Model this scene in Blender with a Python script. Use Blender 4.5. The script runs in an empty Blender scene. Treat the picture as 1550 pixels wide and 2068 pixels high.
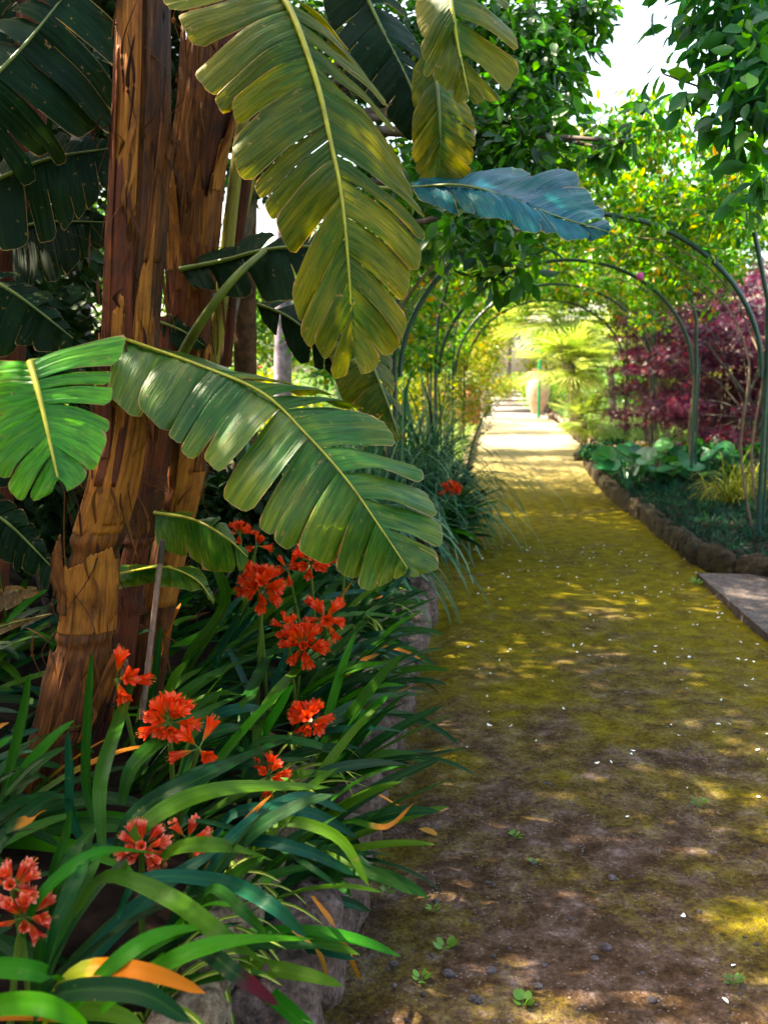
import bpy, math, random
import numpy as np
from mathutils import Vector, Matrix, Quaternion
R = math.radians
random.seed(7); rng = np.random.default_rng(7)
scene = bpy.context.scene
C = scene.collection

# ------------------------------------------------------------------ camera, sky, sun, exposure
CAMZ, FPX, PITCH = 1.5, 2010.0, R(8.3)
cam_d = bpy.data.cameras.new('camera'); cam = bpy.data.objects.new('camera', cam_d); C.objects.link(cam)
cam.location = (0, 0, CAMZ); cam.rotation_euler = (R(90) - PITCH, 0, 0)
cam_d.sensor_fit = 'VERTICAL'; cam_d.sensor_height = 36; cam_d.sensor_width = 27; cam_d.lens = FPX / 2068 * 36
cam_d.clip_start = 0.05; cam_d.clip_end = 500
cam_d.dof.use_dof = True; cam_d.dof.focus_distance = 3.0; cam_d.dof.aperture_fstop = 4.0
scene.camera = cam
SUN = Vector((-0.55, 0.20, 0.81)).normalized()
world = bpy.data.worlds.new("World"); scene.world = world; world.use_nodes = True
wn = world.node_tree; sky = wn.nodes.new('ShaderNodeTexSky'); sky.sky_type = 'NISHITA'; sky.sun_disc = False
sky.sun_elevation = math.asin(SUN.z); sky.sun_rotation = math.atan2(SUN.x, SUN.y)
sky.air_density = 1.0; sky.dust_density = 4.0; sky.ozone_density = 0.6
bg = wn.nodes['Background']; bg.inputs['Strength'].default_value = 0.15
wn.links.new(sky.outputs[0], bg.inputs[0])
sd = bpy.data.lights.new('sun', 'SUN'); sd.energy = 4.8; sd.angle = R(0.5); sd.color = (1.0, 0.93, 0.80)
so = bpy.data.objects.new('sun', sd); C.objects.link(so); so.rotation_euler = SUN.to_track_quat('Z', 'Y').to_euler()
vs = scene.view_settings; vs.view_transform = 'Standard'; vs.look = 'None'; vs.gamma = 1; vs.exposure = 2.62
vs.use_white_balance = True; vs.white_balance_temperature = 7600; vs.white_balance_tint = 6
try:
    scene.cycles.max_bounces = 8; scene.cycles.transparent_max_bounces = 8
except Exception: pass

# ------------------------------------------------------------------ picture point -> place
cp, sp_ = math.cos(PITCH), math.sin(PITCH)
def ray(px, py):
    a, b = (px - 775) / FPX, (1034 - py) / FPX
    return np.array((a, cp + b * sp_, -sp_ + b * cp))
def P(px, py, Y):
    d = ray(px, py); return np.array((0, 0, CAMZ)) + d * (Y / d[1])
def G(px, py, z=0.0):
    d = ray(px, py); return np.array((0, 0, CAMZ)) + d * ((z - CAMZ) / d[2])
def XL(Y): return 0.23 + 0.112 * (Y - 5.4)            # left border of the path
def XR(Y): return XL(Y) + 2.02

# ------------------------------------------------------------------ noise
def vnoise(p, scale=1.0, seed=0):
    p = np.asarray(p, float) * scale + seed * 17.31
    i = np.floor(p).astype(np.int64); f = p - i; f = f * f * (3 - 2 * f)
    def h(a, b, c):
        n = (a * 73856093) ^ (b * 19349663) ^ (c * 83492791) ^ (seed * 2654435)
        n = (n ^ (n >> 13)) * 1274126177; n = n & 0x7fffffff
        return (n % 100003) / 100003.0
    r = 0
    for dx in (0, 1):
        for dy in (0, 1):
            for dz in (0, 1):
                w = (f[..., 0] if dx else 1 - f[..., 0]) * (f[..., 1] if dy else 1 - f[..., 1]) * (f[..., 2] if dz else 1 - f[..., 2])
                r = r + w * h(i[..., 0] + dx, i[..., 1] + dy, i[..., 2] + dz)
    return r * 2 - 1
def fbm(p, scale=1, seed=0, o=4):
    r, a = 0, 1.0
    for k in range(o): r = r + a * vnoise(p, scale * 2 ** k, seed + k); a *= 0.5
    return r

# ------------------------------------------------------------------ mesh building
class MB:
    def __init__(s): s.v, s.f, s.c, s.n = [], [], [], 0
    def add(s, V, F, Col):
        V = np.asarray(V, float).reshape(-1, 3); Col = np.broadcast_to(np.asarray(Col, float), (len(V), 4))
        s.v.append(V); s.c.append(Col); F = np.asarray(F, int)
        if F.shape[1] == 3: F = np.hstack([F, -np.ones((len(F), 1), int) - s.n])
        s.f.append(F + s.n); s.n += len(V)
    def grid(s, G_, Col, closed=False):
        G_ = np.asarray(G_); nu, nv = G_.shape[:2]
        a = np.arange(nu * nv).reshape(nu, nv)
        if closed: a = np.hstack([a, a[:, :1]])
        F = np.stack([a[:-1, :-1], a[1:, :-1], a[1:, 1:], a[:-1, 1:]], -1).reshape(-1, 4)
        s.add(G_.reshape(-1, 3), F, np.asarray(Col).reshape(-1, 4) if np.ndim(Col) > 1 else Col)
    def tube(s, pts, rad, n=8, rnd=0.5, cap=True):
        pts = np.asarray(pts, float); m = len(pts); rad = np.broadcast_to(rad, (m,))
        T = np.gradient(pts, axis=0); T /= np.linalg.norm(T, axis=1)[:, None] + 1e-9
        up = np.array((0.13, 0.9, 0.3)) if abs(T[0][2]) > .8 else np.array((0, 0, 1.0))
        A = np.cross(T, up); A /= np.linalg.norm(A, axis=1)[:, None] + 1e-9; B = np.cross(T, A)
        an = np.arange(n) / n * 2 * math.pi
        V = pts[:, None] + rad[:, None, None] * (A[:, None] * np.cos(an)[None, :, None] + B[:, None] * np.sin(an)[None, :, None])
        L = np.concatenate([[0], np.cumsum(np.linalg.norm(np.diff(pts, axis=0), axis=1))])
        Col = np.zeros((m, n, 4)); Col[..., 0] = L[:, None]; Col[..., 1] = (an / 6.2832)[None]; Col[..., 3] = rnd
        s.grid(V, Col.reshape(-1, 4), closed=True)
        if cap:
            for k, e in ((0, 1), (m - 1, -1)):
                q = np.vstack([V[k], pts[k:k + 1]]); F = [(n, i, (i + 1) % n) if e < 0 else (n, (i + 1) % n, i) for i in range(n)]
                s.add(q, F, (L[k], 0, 0, rnd))
    def scatter(s, tv, tf, tc, pos, M3, rnd):
        k = len(pos)
        if k == 0: return
        V = np.einsum('kij,nj->kni', M3, tv) + pos[:, None]
        Col = np.repeat(tc[None], k, 0).copy(); Col[..., 3] = rnd[:, None]
        tf = np.asarray(tf); F = (tf[None] + (np.arange(k) * len(tv))[:, None, None]).reshape(-1, tf.shape[1])
        s.add(V, F, Col.reshape(-1, 4))
    def build(s, name, mat, parent=None, smooth=True, solid=0):
        V = np.concatenate(s.v); F = np.concatenate(s.f); Col = np.concatenate(s.c)
        o0 = np.zeros(3)
        if parent is not None: o0 = np.array(parent['_w'])
        me = bpy.data.meshes.new(name)
        tri = F[:, 3] < 0
        Lt = np.where(tri, 3, 4); st = np.concatenate([[0], np.cumsum(Lt)[:-1]])
        mask = np.ones(F.shape, bool); mask[tri, 3] = False
        me.vertices.add(len(V)); me.vertices.foreach_set('co', (V - o0).astype(np.float32).ravel())
        idx = F[mask].astype(np.int32)
        me.loops.add(len(idx)); me.loops.foreach_set('vertex_index', idx)
        me.polygons.add(len(F)); me.polygons.foreach_set('loop_start', st.astype(np.int32)); me.polygons.foreach_set('loop_total', Lt.astype(np.int32))
        if smooth: me.polygons.foreach_set('use_smooth', np.ones(len(F), bool))
        me.update(calc_edges=True)
        at = me.attributes.new('col', 'FLOAT_COLOR', 'POINT'); at.data.foreach_set('color', Col.astype(np.float32).ravel())
        me.validate(); me.materials.append(mat)
        o = bpy.data.objects.new(name, me); C.objects.link(o)
        if parent is not None:
            o.parent = parent; o['_w'] = list(parent['_w'])
        else: o['_w'] = [0.0, 0.0, 0.0]
        if solid:
            md = o.modifiers.new('thickness', 'SOLIDIFY'); md.thickness = solid; md.offset = 0
        return o
def thing(name, label, cat, loc, group=None):
    o = bpy.data.objects.new(name, None); C.objects.link(o); o.location = loc; o.empty_display_size = .1
    o['_w'] = [float(x) for x in loc]; tag(o, label, cat, group); return o
def tag(o, label, cat, group=None, kind=None):
    if label: o['label'] = label
    if cat: o['category'] = cat
    if group: o['group'] = group
    if kind: o['kind'] = kind
    return o
def structure(o): o['kind'] = 'structure'; return o
def centre(o):       # move a one-mesh thing's origin onto its own foot
    me = o.data; n = len(me.vertices); a = np.zeros(n * 3, np.float32); me.vertices.foreach_get('co', a); a = a.reshape(-1, 3)
    c = np.array(((a[:, 0].min() + a[:, 0].max()) / 2, (a[:, 1].min() + a[:, 1].max()) / 2, a[:, 2].min()))
    me.vertices.foreach_set('co', (a - c).astype(np.float32).ravel()); me.update(); o.location = c; return o
def spline(pts, n):
    p = np.asarray(pts, float); m = len(p)
    q = np.vstack([2 * p[0] - p[1], p, 2 * p[-1] - p[-2]])
    t = np.linspace(0, m - 1 - 1e-6, n); i = t.astype(int); f = (t - i)[:, None]
    a, b, c, d = q[i], q[i + 1], q[i + 2], q[i + 3]
    return .5 * (2 * b + (c - a) * f + (2 * a - 5 * b + 4 * c - d) * f ** 2 + (3 * b - a - 3 * c + d) * f ** 3)
def interp(tab, t):
    tab = np.asarray(tab, float); t = np.asarray(t, float)
    return np.stack([np.interp(t, tab[:, 0], tab[:, k]) for k in range(1, tab.shape[1])], -1)
def unit(v): v = np.asarray(v, float); return v / (np.linalg.norm(v, axis=-1, keepdims=True) + 1e-9)

# ------------------------------------------------------------------ materials
class NT:
    def __init__(s, name):
        s.m = bpy.data.materials.new(name); s.m.use_nodes = True; s.t = s.m.node_tree; s.t.nodes.clear()
        s.out = s.n('OutputMaterial')
    def n(s, t, **k):
        nd = s.t.nodes.new('ShaderNode' + t)
        for a, b in k.items(): setattr(nd, a, b)
        return nd
    def l(s, a, b): s.t.links.new(a, b)
    def put(s, inp, v):
        if hasattr(v, 'is_linked') or hasattr(v, 'links'): s.l(v, inp)
        else: inp.default_value = (*v, 1) if isinstance(v, tuple) and len(v) == 3 and inp.type == 'RGBA' else v
    def ramp(s, fac, stops, interp='LINEAR'):
        r = s.n('ValToRGB'); e = r.color_ramp.elements; r.color_ramp.interpolation = interp
        while len(e) < len(stops): e.new(.5)
        for q, (p, c) in zip(e, stops): q.position = p; q.color = (*c, 1) if len(c) == 3 else c
        s.l(fac, r.inputs[0]); return r.outputs[0]
    def attr(s):
        a = s.n('Attribute', attribute_name='col'); q = s.n('SeparateColor'); s.l(a.outputs['Color'], q.inputs[0])
        return q.outputs[0], q.outputs[1], q.outputs[2], a.outputs['Alpha']
    def noise(s, scale, detail=4, vec=None, rough=.55, dist=0):
        k = s.n('TexNoise'); k.inputs['Scale'].default_value = scale; k.inputs['Detail'].default_value = detail
        k.inputs['Roughness'].default_value = rough; k.inputs['Distortion'].default_value = dist
        if vec is None:
            g = s.n('NewGeometry'); vec = g.outputs['Position']
        s.l(vec, k.inputs['Vector']); return k.outputs[0]
    def math(s, op, a, b=None, c=None, clamp=False):
        k = s.n('Math', operation=op, use_clamp=clamp); s.put(k.inputs[0], a)
        if b is not None: s.put(k.inputs[1], b)
        if c is not None: s.put(k.inputs[2], c)
        return k.outputs[0]
    def mix(s, f, a, b, mode='MIX'):
        k = s.n('Mix', data_type='RGBA', blend_type=mode); s.put(k.inputs[0], f); s.put(k.inputs[6], a); s.put(k.inputs[7], b); return k.outputs[2]
    def vec(s, x, y, z=0.0):
        k = s.n('CombineXYZ'); s.put(k.inputs[0], x); s.put(k.inputs[1], y); s.put(k.inputs[2], z); return k.outputs[0]
    def bump(s, h, strength=.4, dist=.01):
        k = s.n('Bump'); k.inputs['Strength'].default_value = strength; k.inputs['Distance'].default_value = dist; s.l(h, k.inputs['Height']); return k.outputs[0]
    def bsdf(s, col, rough=.5, spec=.5, bump=None, trans=0, tcol=None, metal=0):
        p = s.n('BsdfPrincipled'); s.put(p.inputs['Base Color'], col); s.put(p.inputs['Roughness'], rough)
        p.inputs['Specular IOR Level'].default_value = spec; p.inputs['Metallic'].default_value = metal
        if bump is not None: s.l(bump, p.inputs['Normal'])
        o = p.outputs[0]
        if trans:
            t = s.n('BsdfTranslucent'); s.put(t.inputs[0], tcol if tcol is not None else col)
            if bump is not None: s.l(bump, t.inputs['Normal'])
            x = s.n('MixShader'); x.inputs[0].default_value = trans; s.l(o, x.inputs[1]); s.l(t.outputs[0], x.inputs[2]); o = x.outputs[0]
        s.l(o, s.out.inputs[0]); return s.m

def leaf_mat(name, stops, rough=.4, trans=.35, tmul=(1.5, 1.6, .5), nscale=6, spec=.5, var=.5):
    k = NT(name); u, v, e, a = k.attr()
    c = k.ramp(a, stops)
    n = k.noise(nscale, 3)
    c = k.mix(1.0, c, k.ramp(n, [(.3, (1 - var,) * 3), (.7, (1 + var,) * 3)]), 'MULTIPLY')
    t = k.mix(1.0, c, tmul, 'MULTIPLY')
    return k.bsdf(c, rough, spec, trans=trans, tcol=t)

def banana_mat(name, base, yellow, amt, rough=.33, trans=.3, dry=(.35, .2, .07), spec=.55):
    k = NT(name); u, v, e, a = k.attr()      # u outward 0..1, v metres along rib, e slit edge, a random per strip
    big = k.noise(7, 4)
    fine = k.noise(1.0, 3, k.vec(k.math('MULTIPLY', v, 260.0), k.math('MULTIPLY', u, 3.0), k.math('MULTIPLY', a, 30.0)))
    mid = k.noise(1.0, 2, k.vec(k.math('MULTIPLY', v, 60.0), k.math('MULTIPLY', u, 1.6), k.math('MULTIPLY', a, 9.0)))
    f = k.math('ADD', k.math('MULTIPLY', big, 1.2), k.math('MULTIPLY', mid, .9))
    f = k.math('ADD', f, k.math('MULTIPLY', u, .35)); f = k.math('ADD', f, amt - 1.35)
    c = k.mix(k.math('MULTIPLY', f, 1.6, clamp=True), base, yellow)
    c = k.mix(1.0, c, k.ramp(fine, [(.35, (.62,) * 3), (.65, (1.3,) * 3)]), 'MULTIPLY')
    c = k.mix(1.0, c, k.ramp(a, [(0, (.68, .72, .7)), (1, (1.3, 1.2, 1.1))]), 'MULTIPLY')
    spots = k.noise(46, 3)
    c = k.mix(k.ramp(spots, [(.66, (0,) * 3), (.76, (.75,) * 3)]), c, dry)
    thr = k.math('ADD', e, k.math('MULTIPLY', k.noise(25, 3), .14))
    c = k.mix(k.ramp(thr, [(.90, (0,) * 3), (.98, (1,) * 3)]), c, dry)
    h = k.math('ADD', fine, k.math('MULTIPLY', mid, 1.4))
    t = k.mix(1.0, c, (1.9, 1.7, .45), 'MULTIPLY')
    return k.bsdf(c, k.math('ADD', k.math('MULTIPLY', big, .25), rough - .1), spec, k.bump(h, .5, .004), trans, t)

def streak_mat(name, stops, rough=.7, sc=(90, 5), stain=.6, bstr=1.0):
    k = NT(name); u, v, e, a = k.attr()      # u metres along, v metres round
    s1 = k.noise(1, 5, k.vec(k.math('MULTIPLY', v, float(sc[0])), k.math('MULTIPLY', u, float(sc[1])), k.math('MULTIPLY', a, 20.0)), .6, .3)
    s2 = k.noise(1, 4, k.vec(k.math('MULTIPLY', v, 18.0), k.math('MULTIPLY', u, 5.0), k.math('MULTIPLY', a, 7.0)), .6, .8)
    f = k.math('ADD', k.math('MULTIPLY', s1, .75), k.math('MULTIPLY', s2, .65)); f = k.math('ADD', f, k.math('MULTIPLY', a, .3)); f = k.math('SUBTRACT', f, .35)
    c = k.ramp(f, stops)
    d = k.noise(9, 5, None, .65)
    c = k.mix(k.ramp(d, [(.5, (0,) * 3), (.68, (stain,) * 3)]), c, (.018, .007, .004))
    return k.bsdf(c, rough, .3, k.bump(f, bstr, .012))

def plain_mat(name, col, rough=.5, spec=.5, var=.25, nscale=12, bstr=.15, metal=0):
    k = NT(name); n = k.noise(nscale, 5)
    c = k.mix(1.0, col, k.ramp(n, [(.3, (1 - var,) * 3), (.7, (1 + var,) * 3)]), 'MULTIPLY')
    return k.bsdf(c, rough, spec, k.bump(n, bstr, .01), metal=metal)

MAT = {}
MAT['leaf_gold'] = banana_mat('golden_leaf', (.035, .085, .009), (.185, .158, .004), .33, trans=.3, spec=.18, rough=.42)
MAT['leaf_green'] = banana_mat('green_leaf', (.018, .095, .010), (.13, .17, .008), .30, trans=.25, spec=.28)
MAT['leaf_fresh'] = banana_mat('fresh_leaf', (.02, .20, .006), (.10, .32, .006), .35, trans=.35, spec=.35)
MAT['leaf_sky_tint'] = banana_mat('sky_tinted_leaf', (.0, .065, .105), (.0, .10, .085), .3, rough=.36, trans=.06, spec=.14)  # blue of the reflected sky put into the base colour
MAT['leaf_shaded'] = banana_mat('shaded_leaf', (.003, .020, .007), (.018, .03, .002), .15, trans=.06, spec=.12, rough=.5)  # banana leaf darkened in its colour to read as deep shade
MAT['leaf_dead'] = banana_mat('dead_leaf', (.10, .045, .015), (.22, .11, .03), .5, rough=.7, trans=.2)
MAT['rib'] = plain_mat('yellow_rib', (.30, .27, .015), .4, .5, .3, 20)
MAT['rib_green'] = plain_mat('green_rib', (.11, .14, .02), .4, .5, .4, 14)
MAT['trunk'] = streak_mat('fibrous_bark', [(.2, (.010, .003, .001)), (.42, (.075, .018, .003)), (.64, (.21, .062, .006)), (.95, (.38, .15, .02))], stain=.8)
MAT['husk'] = streak_mat('pale_husk', [(.16, (.025, .007, .002)), (.38, (.15, .038, .004)), (.62, (.33, .105, .010)), (.95, (.48, .20, .035))], stain=.45)
MAT['husk_red'] = streak_mat('red_husk', [(.18, (.010, .002, .001)), (.44, (.075, .012, .003)), (.68, (.17, .034, .005)), (.95, (.28, .085, .012))], stain=.7)
MAT['petiole'] = streak_mat('petiole_skin', [(.15, (.05, .05, .006)), (.45, (.17, .14, .012)), (.85, (.34, .26, .03))], .45, stain=.4, bstr=.3)
MAT['bark'] = plain_mat('grey_bark', (.13, .10, .085), .9, .2, .6, 14, .8)
MAT['bark_brown'] = plain_mat('brown_bark', (.085, .038, .018), .9, .2, .6, 14, .8)
MAT['bark_lilac'] = plain_mat('pale_bark', (.25, .20, .24), .9, .2, .6, 9, .8)

# strap leaves
def strap_mat(name, stops, tip=None, tipc=(.5, .16, .01), stripe=False, trans=.22, rough=.33):
    k = NT(name); u, v, e, a = k.attr()      # u along 0..1, v across -1..1 -> 0..1
    c = k.ramp(a, stops)
    fine = k.noise(1, 3, k.vec(k.math('MULTIPLY', v, 26.0), k.math('MULTIPLY', u, 1.5), k.math('MULTIPLY', a, 50.0)))
    c = k.mix(1.0, c, k.ramp(fine, [(.3, (.75,) * 3), (.7, (1.25,) * 3)]), 'MULTIPLY')
    rib = k.math('ABSOLUTE', k.math('SUBTRACT', v, .5))
    if stripe: c = k.mix(k.ramp(rib, [(.10, (1,) * 3), (.2, (0,) * 3)]), c, (.48, .50, .12))
    else: c = k.mix(k.ramp(rib, [(.0, (.18,) * 3), (.10, (0,) * 3)]), c, (.08, .18, .02))
    sp = k.noise(55, 2); c = k.mix(k.ramp(sp, [(.69, (0,) * 3), (.75, (.7,) * 3)]), c, (.12, .10, .03))
    if tip is not None:
        q = k.math('ADD', u, k.math('MULTIPLY', k.noise(18, 3), .3))
        c = k.mix(k.ramp(q, [(tip + .05, (0,) * 3), (tip + .2, (1,) * 3)]), c, tipc)
    return k.bsdf(c, rough, .10, k.bump(fine, .35, .004), trans, k.mix(1.0, c, (1.4, 1.5, .4), 'MULTIPLY'))
GRN = [(0, (.002, .022, .006)), (.35, (.004, .042, .009)), (.7, (.012, .070, .006)), (1, (.050, .12, .005))]
MAT['strap'] = strap_mat('strap_leaf', GRN)
MAT['strap_bright'] = strap_mat('bright_strap_leaf', [(0, (.010, .12, .007)), (1, (.035, .18, .005))], trans=.3)
MAT['strap_blue'] = strap_mat('bluish_strap_leaf', [(0, (.002, .042, .028)), (1, (.006, .07, .035))])
MAT['strap_yellow'] = strap_mat('yellowing_strap_leaf', [(0, (.12, .17, .012)), (1, (.2, .22, .012))], .55, (.55, .15, .008), trans=.3)
MAT['strap_tip'] = strap_mat('browned_strap_leaf', GRN, .62, (.42, .14, .015))
MAT['strap_purple'] = strap_mat('purple_tipped_strap_leaf', GRN, .72, (.07, .008, .02))
MAT['strap_dead'] = strap_mat('dead_strap_leaf', [(0, (.42, .15, .02)), (1, (.5, .25, .05))], rough=.6)
MAT['spider'] = strap_mat('striped_leaf', [(0, (.06, .14, .012)), (1, (.12, .20, .015))], stripe=True, trans=.3)
MAT['sedge'] = strap_mat('sedge_blade', [(0, (.010, .06, .035)), (.5, (.04, .15, .08)), (1, (.2, .32, .2))], trans=.2, rough=.3)
MAT['sedge_gold'] = strap_mat('golden_blade', [(0, (.06, .09, .01)), (.5, (.16, .17, .02)), (1, (.32, .26, .05))], trans=.3)

def flower_mat(name, a, b, tip):
    k = NT(name); u, v, e, r = k.attr()
    c = k.ramp(u, [(0, (.55, .25, .02)), (.35, b), (.75, a), (1, tip)])
    c = k.mix(1.0, c, k.ramp(r, [(0, (.7, .5, .6)), (1, (1.05, 1.5, 1.3))]), 'MULTIPLY'); c = k.mix(k.ramp(k.math('ABSOLUTE', v), [(0, (.45,) * 3), (.35, (0,) * 3)]), c, (.96, .18, .03))
    return k.bsdf(c, .45, .4, trans=.35, tcol=c)
MAT['fl_orange'] = flower_mat('orange_petal', (.93, .030, .004), (.92, .11, .005), (.93, .05, .010))
MAT['fl_pink'] = flower_mat('pink_petal', (.78, .035, .02), (.80, .10, .02), (.85, .28, .22))
MAT['stalk'] = plain_mat('flower_stalk', (.09, .15, .02), .4)
MAT['anther'] = plain_mat('anther', (.75, .45, .03), .6)

# ------------------------------------------------------------------ ground, path, beds
def path_material():
    k = NT('mossy_earth'); g = k.n('NewGeometry'); s = k.n('SeparateXYZ'); k.l(g.outputs['Position'], s.inputs[0])
    n1 = k.noise(1.3, 6, None, .6, .4); n2 = k.noise(9, 6, None, .7); n3 = k.noise(60, 4, None, .7); n4 = k.noise(3.2, 6, None, .65, .6)
    soil = k.ramp(n2, [(.25, (.016, .008, .003)), (.45, (.06, .032, .016)), (.58, (.115, .070, .050)), (.72, (.24, .17, .16)), (.85, (.36, .28, .29))])
    dark = k.ramp(n3, [(.3, (.5,) * 3), (.7, (1.45,) * 3)]); soil = k.mix(1.0, soil, dark, 'MULTIPLY')
    grit = k.n('TexVoronoi'); grit.inputs['Scale'].default_value = 75; k.l(g.outputs['Position'], grit.inputs['Vector'])
    sel = k.math('MULTIPLY', k.ramp(grit.outputs['Distance'], [(.22, (1,) * 3), (.34, (0,) * 3)]), k.ramp(k.noise(23, 3), [(.5, (0,) * 3), (.6, (.5,) * 3)])); soil = k.mix(sel, soil, (.30, .24, .235))
    moss = k.ramp(n2, [(.25, (.042, .026, .002)), (.5, (.148, .112, .003)), (.75, (.225, .19, .005))])
    moss = k.mix(1.0, moss, k.ramp(n3, [(.3, (.65,) * 3), (.7, (1.35,) * 3)]), 'MULTIPLY')
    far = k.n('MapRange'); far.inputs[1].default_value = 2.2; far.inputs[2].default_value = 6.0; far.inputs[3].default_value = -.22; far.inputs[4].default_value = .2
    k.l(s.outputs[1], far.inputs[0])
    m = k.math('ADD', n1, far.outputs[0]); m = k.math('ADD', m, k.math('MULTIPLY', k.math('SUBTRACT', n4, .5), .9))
    m = k.math('ADD', m, k.math('MULTIPLY', k.math('SUBTRACT', n3, .5), .5))
    mm = k.ramp(m, [(.30, (0,) * 3), (.66, (1,) * 3)])
    c = k.mix(mm, soil, moss)
    far_sun = k.n('MapRange'); far_sun.inputs[1].default_value = 11; far_sun.inputs[2].default_value = 20; far_sun.inputs[3].default_value = 0; far_sun.inputs[4].default_value = .8; k.l(s.outputs[1], far_sun.inputs[0])
    c = k.mix(far_sun.outputs[0], c, (.43, .35, .22))  # far path made paler: sunlight put into the colour
    h = k.math('ADD', k.math('MULTIPLY', n2, 1.0), k.math('MULTIPLY', n3, .5))
    return k.bsdf(c, k.ramp(n4, [(.3, (.7,) * 3), (.7, (.95,) * 3)]), .08, k.bump(h, 1.0, .035))
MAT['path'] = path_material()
MAT['soil'] = plain_mat('dark_soil', (.016, .009, .006), .95, .1, .6, 16, .8)
MAT['ground'] = plain_mat('garden_ground', (.045, .075, .008), .95, .1, .5, 2, .3)
MAT['gravel'] = plain_mat('pale_gravel', (.22, .19, .175), .9, .2, .2, 30, .4)
def stone_material(name, stops, moss=.5):
    k = NT(name); n = k.noise(11, 8, None, .7, .5); n2 = k.noise(48, 6, None, .75)
    c = k.ramp(n, stops); c = k.mix(1.0, c, k.ramp(n2, [(.35, (.35,) * 3), (.65, (1.6,) * 3)]), 'MULTIPLY')
    g = k.n('NewGeometry'); s = k.n('SeparateXYZ'); k.l(g.outputs['Position'], s.inputs[0])
    q = k.math('SUBTRACT', k.noise(7, 5), k.math('MULTIPLY', s.outputs[2], 1.6))
    c = k.mix(k.ramp(q, [(.38, (0,) * 3), (.56, (moss,) * 3)]), c, (.09, .06, .006))
    return k.bsdf(c, .85, .3, k.bump(k.math('ADD', n, k.math('MULTIPLY', n2, .7)), 1.0, .06))
MAT['stone_dark'] = stone_material('purplish_stone', [(.25, (.05, .027, .02)), (.45, (.17, .105, .082)), (.6, (.30, .20, .17)), (.8, (.46, .36, .34))])
MAT['stone_pale'] = stone_material('pale_stone', [(.25, (.12, .08, .055)), (.45, (.34, .23, .15)), (.65, (.48, .37, .26)), (.85, (.55, .46, .40))], .3)
MAT['stone_mid'] = stone_material('mossy_stone', [(.25, (.015, .009, .004)), (.5, (.05, .033, .016)), (.8, (.15, .105, .06))], .8)
MAT['paving'] = stone_material('paving', [(.25, (.085, .06, .052)), (.5, (.16, .12, .11)), (.8, (.24, .19, .175))], 0.1)

mb = MB(); mb.grid(np.array([[(x, y, -.09) for y in (-60, 0, 60, 300)] for x in (-200, 0, 200)], float), (0, 0, 0, .5))
structure(mb.build('ground', MAT['ground']))
def sheet(xs, ys, zf):
    X, Y = np.meshgrid(xs, ys, indexing='ij'); return np.stack([X, Y, zf(X, Y)], -1)
ys = np.concatenate([np.linspace(.4, 8, 300), np.linspace(8.1, 30, 110)])
us = np.linspace(-.75, 3.0, 150)
Yg, Ug = np.meshgrid(ys, us, indexing='ij')
Xg = XL(Yg) + Ug
pz = np.stack([Xg, Yg, 0 * Xg], -1)
Zg = .012 * fbm(pz, 1.5, 3) + .007 * fbm(pz, 9, 5, 3) - .03 * np.exp(-((Ug - .05) / .1) ** 2) * (Yg < 6.3)
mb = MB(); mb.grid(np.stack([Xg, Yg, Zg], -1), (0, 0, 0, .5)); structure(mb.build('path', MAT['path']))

# side path of paving on the right
c0 = G(1405, 1172); c1 = G(1550, 1302)
mb = MB(); e1 = unit((c1 - c0)[:2])
A = np.array([c0[0], c0[1], .055]); B = A + np.array((*e1, 0)) * 2.2
def slab(mb, poly, z0, z1):
    n = len(poly); V = np.array([(x, y, z0) for x, y in poly] + [(x, y, z1) for x, y in poly])
    F = [(i, (i + 1) % n, n + (i + 1) % n, n + i) for i in range(n)]
    mb.add(V, F, (0, 0, 0, .5)); mb.add(V[n:], [tuple(range(4))], (0, 0, 0, .5))
slab(mb, [(A[0], A[1]), (B[0], B[1]), (B[0] + 4, B[1] + .6), (A[0] + 4, A[1] - .55)], -.05, .055)
structure(mb.build('side_path', MAT['paving'], smooth=False))

def soil_z(X, Y):
    d = XL(Y) - .22 - X
    return np.clip(.17 + .13 * d, .02, .42)
xs = np.linspace(-7, 1.0, 120); ysb = np.linspace(.3, 6.15, 100)
def bedz(X, Y):
    z = soil_z(X, Y) + .02 * fbm(np.stack([X, Y, 0 * X], -1), 6, 9, 3)
    z = np.where(X > XL(Y) - .17, -.1, z); return np.where(Y > 6.05, -.1, z)
mb = MB(); mb.grid(sheet(xs, ysb, bedz), (0, 0, 0, .5)); structure(mb.build('soil_bed', MAT['soil']))
def bed2z(X, Y):
    z = .16 + .03 * fbm(np.stack([X, Y, 0 * X], -1), 3, 4, 3)
    return np.where((X > XL(Y) - .22) | (Y < 7.75), -.1, z)
mb = MB(); mb.grid(sheet(np.linspace(-12, 3.2, 150), np.linspace(7.5, 30, 150), bed2z), (0, 0, 0, .5)); structure(mb.build('soil_bed', MAT['soil']))

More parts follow.
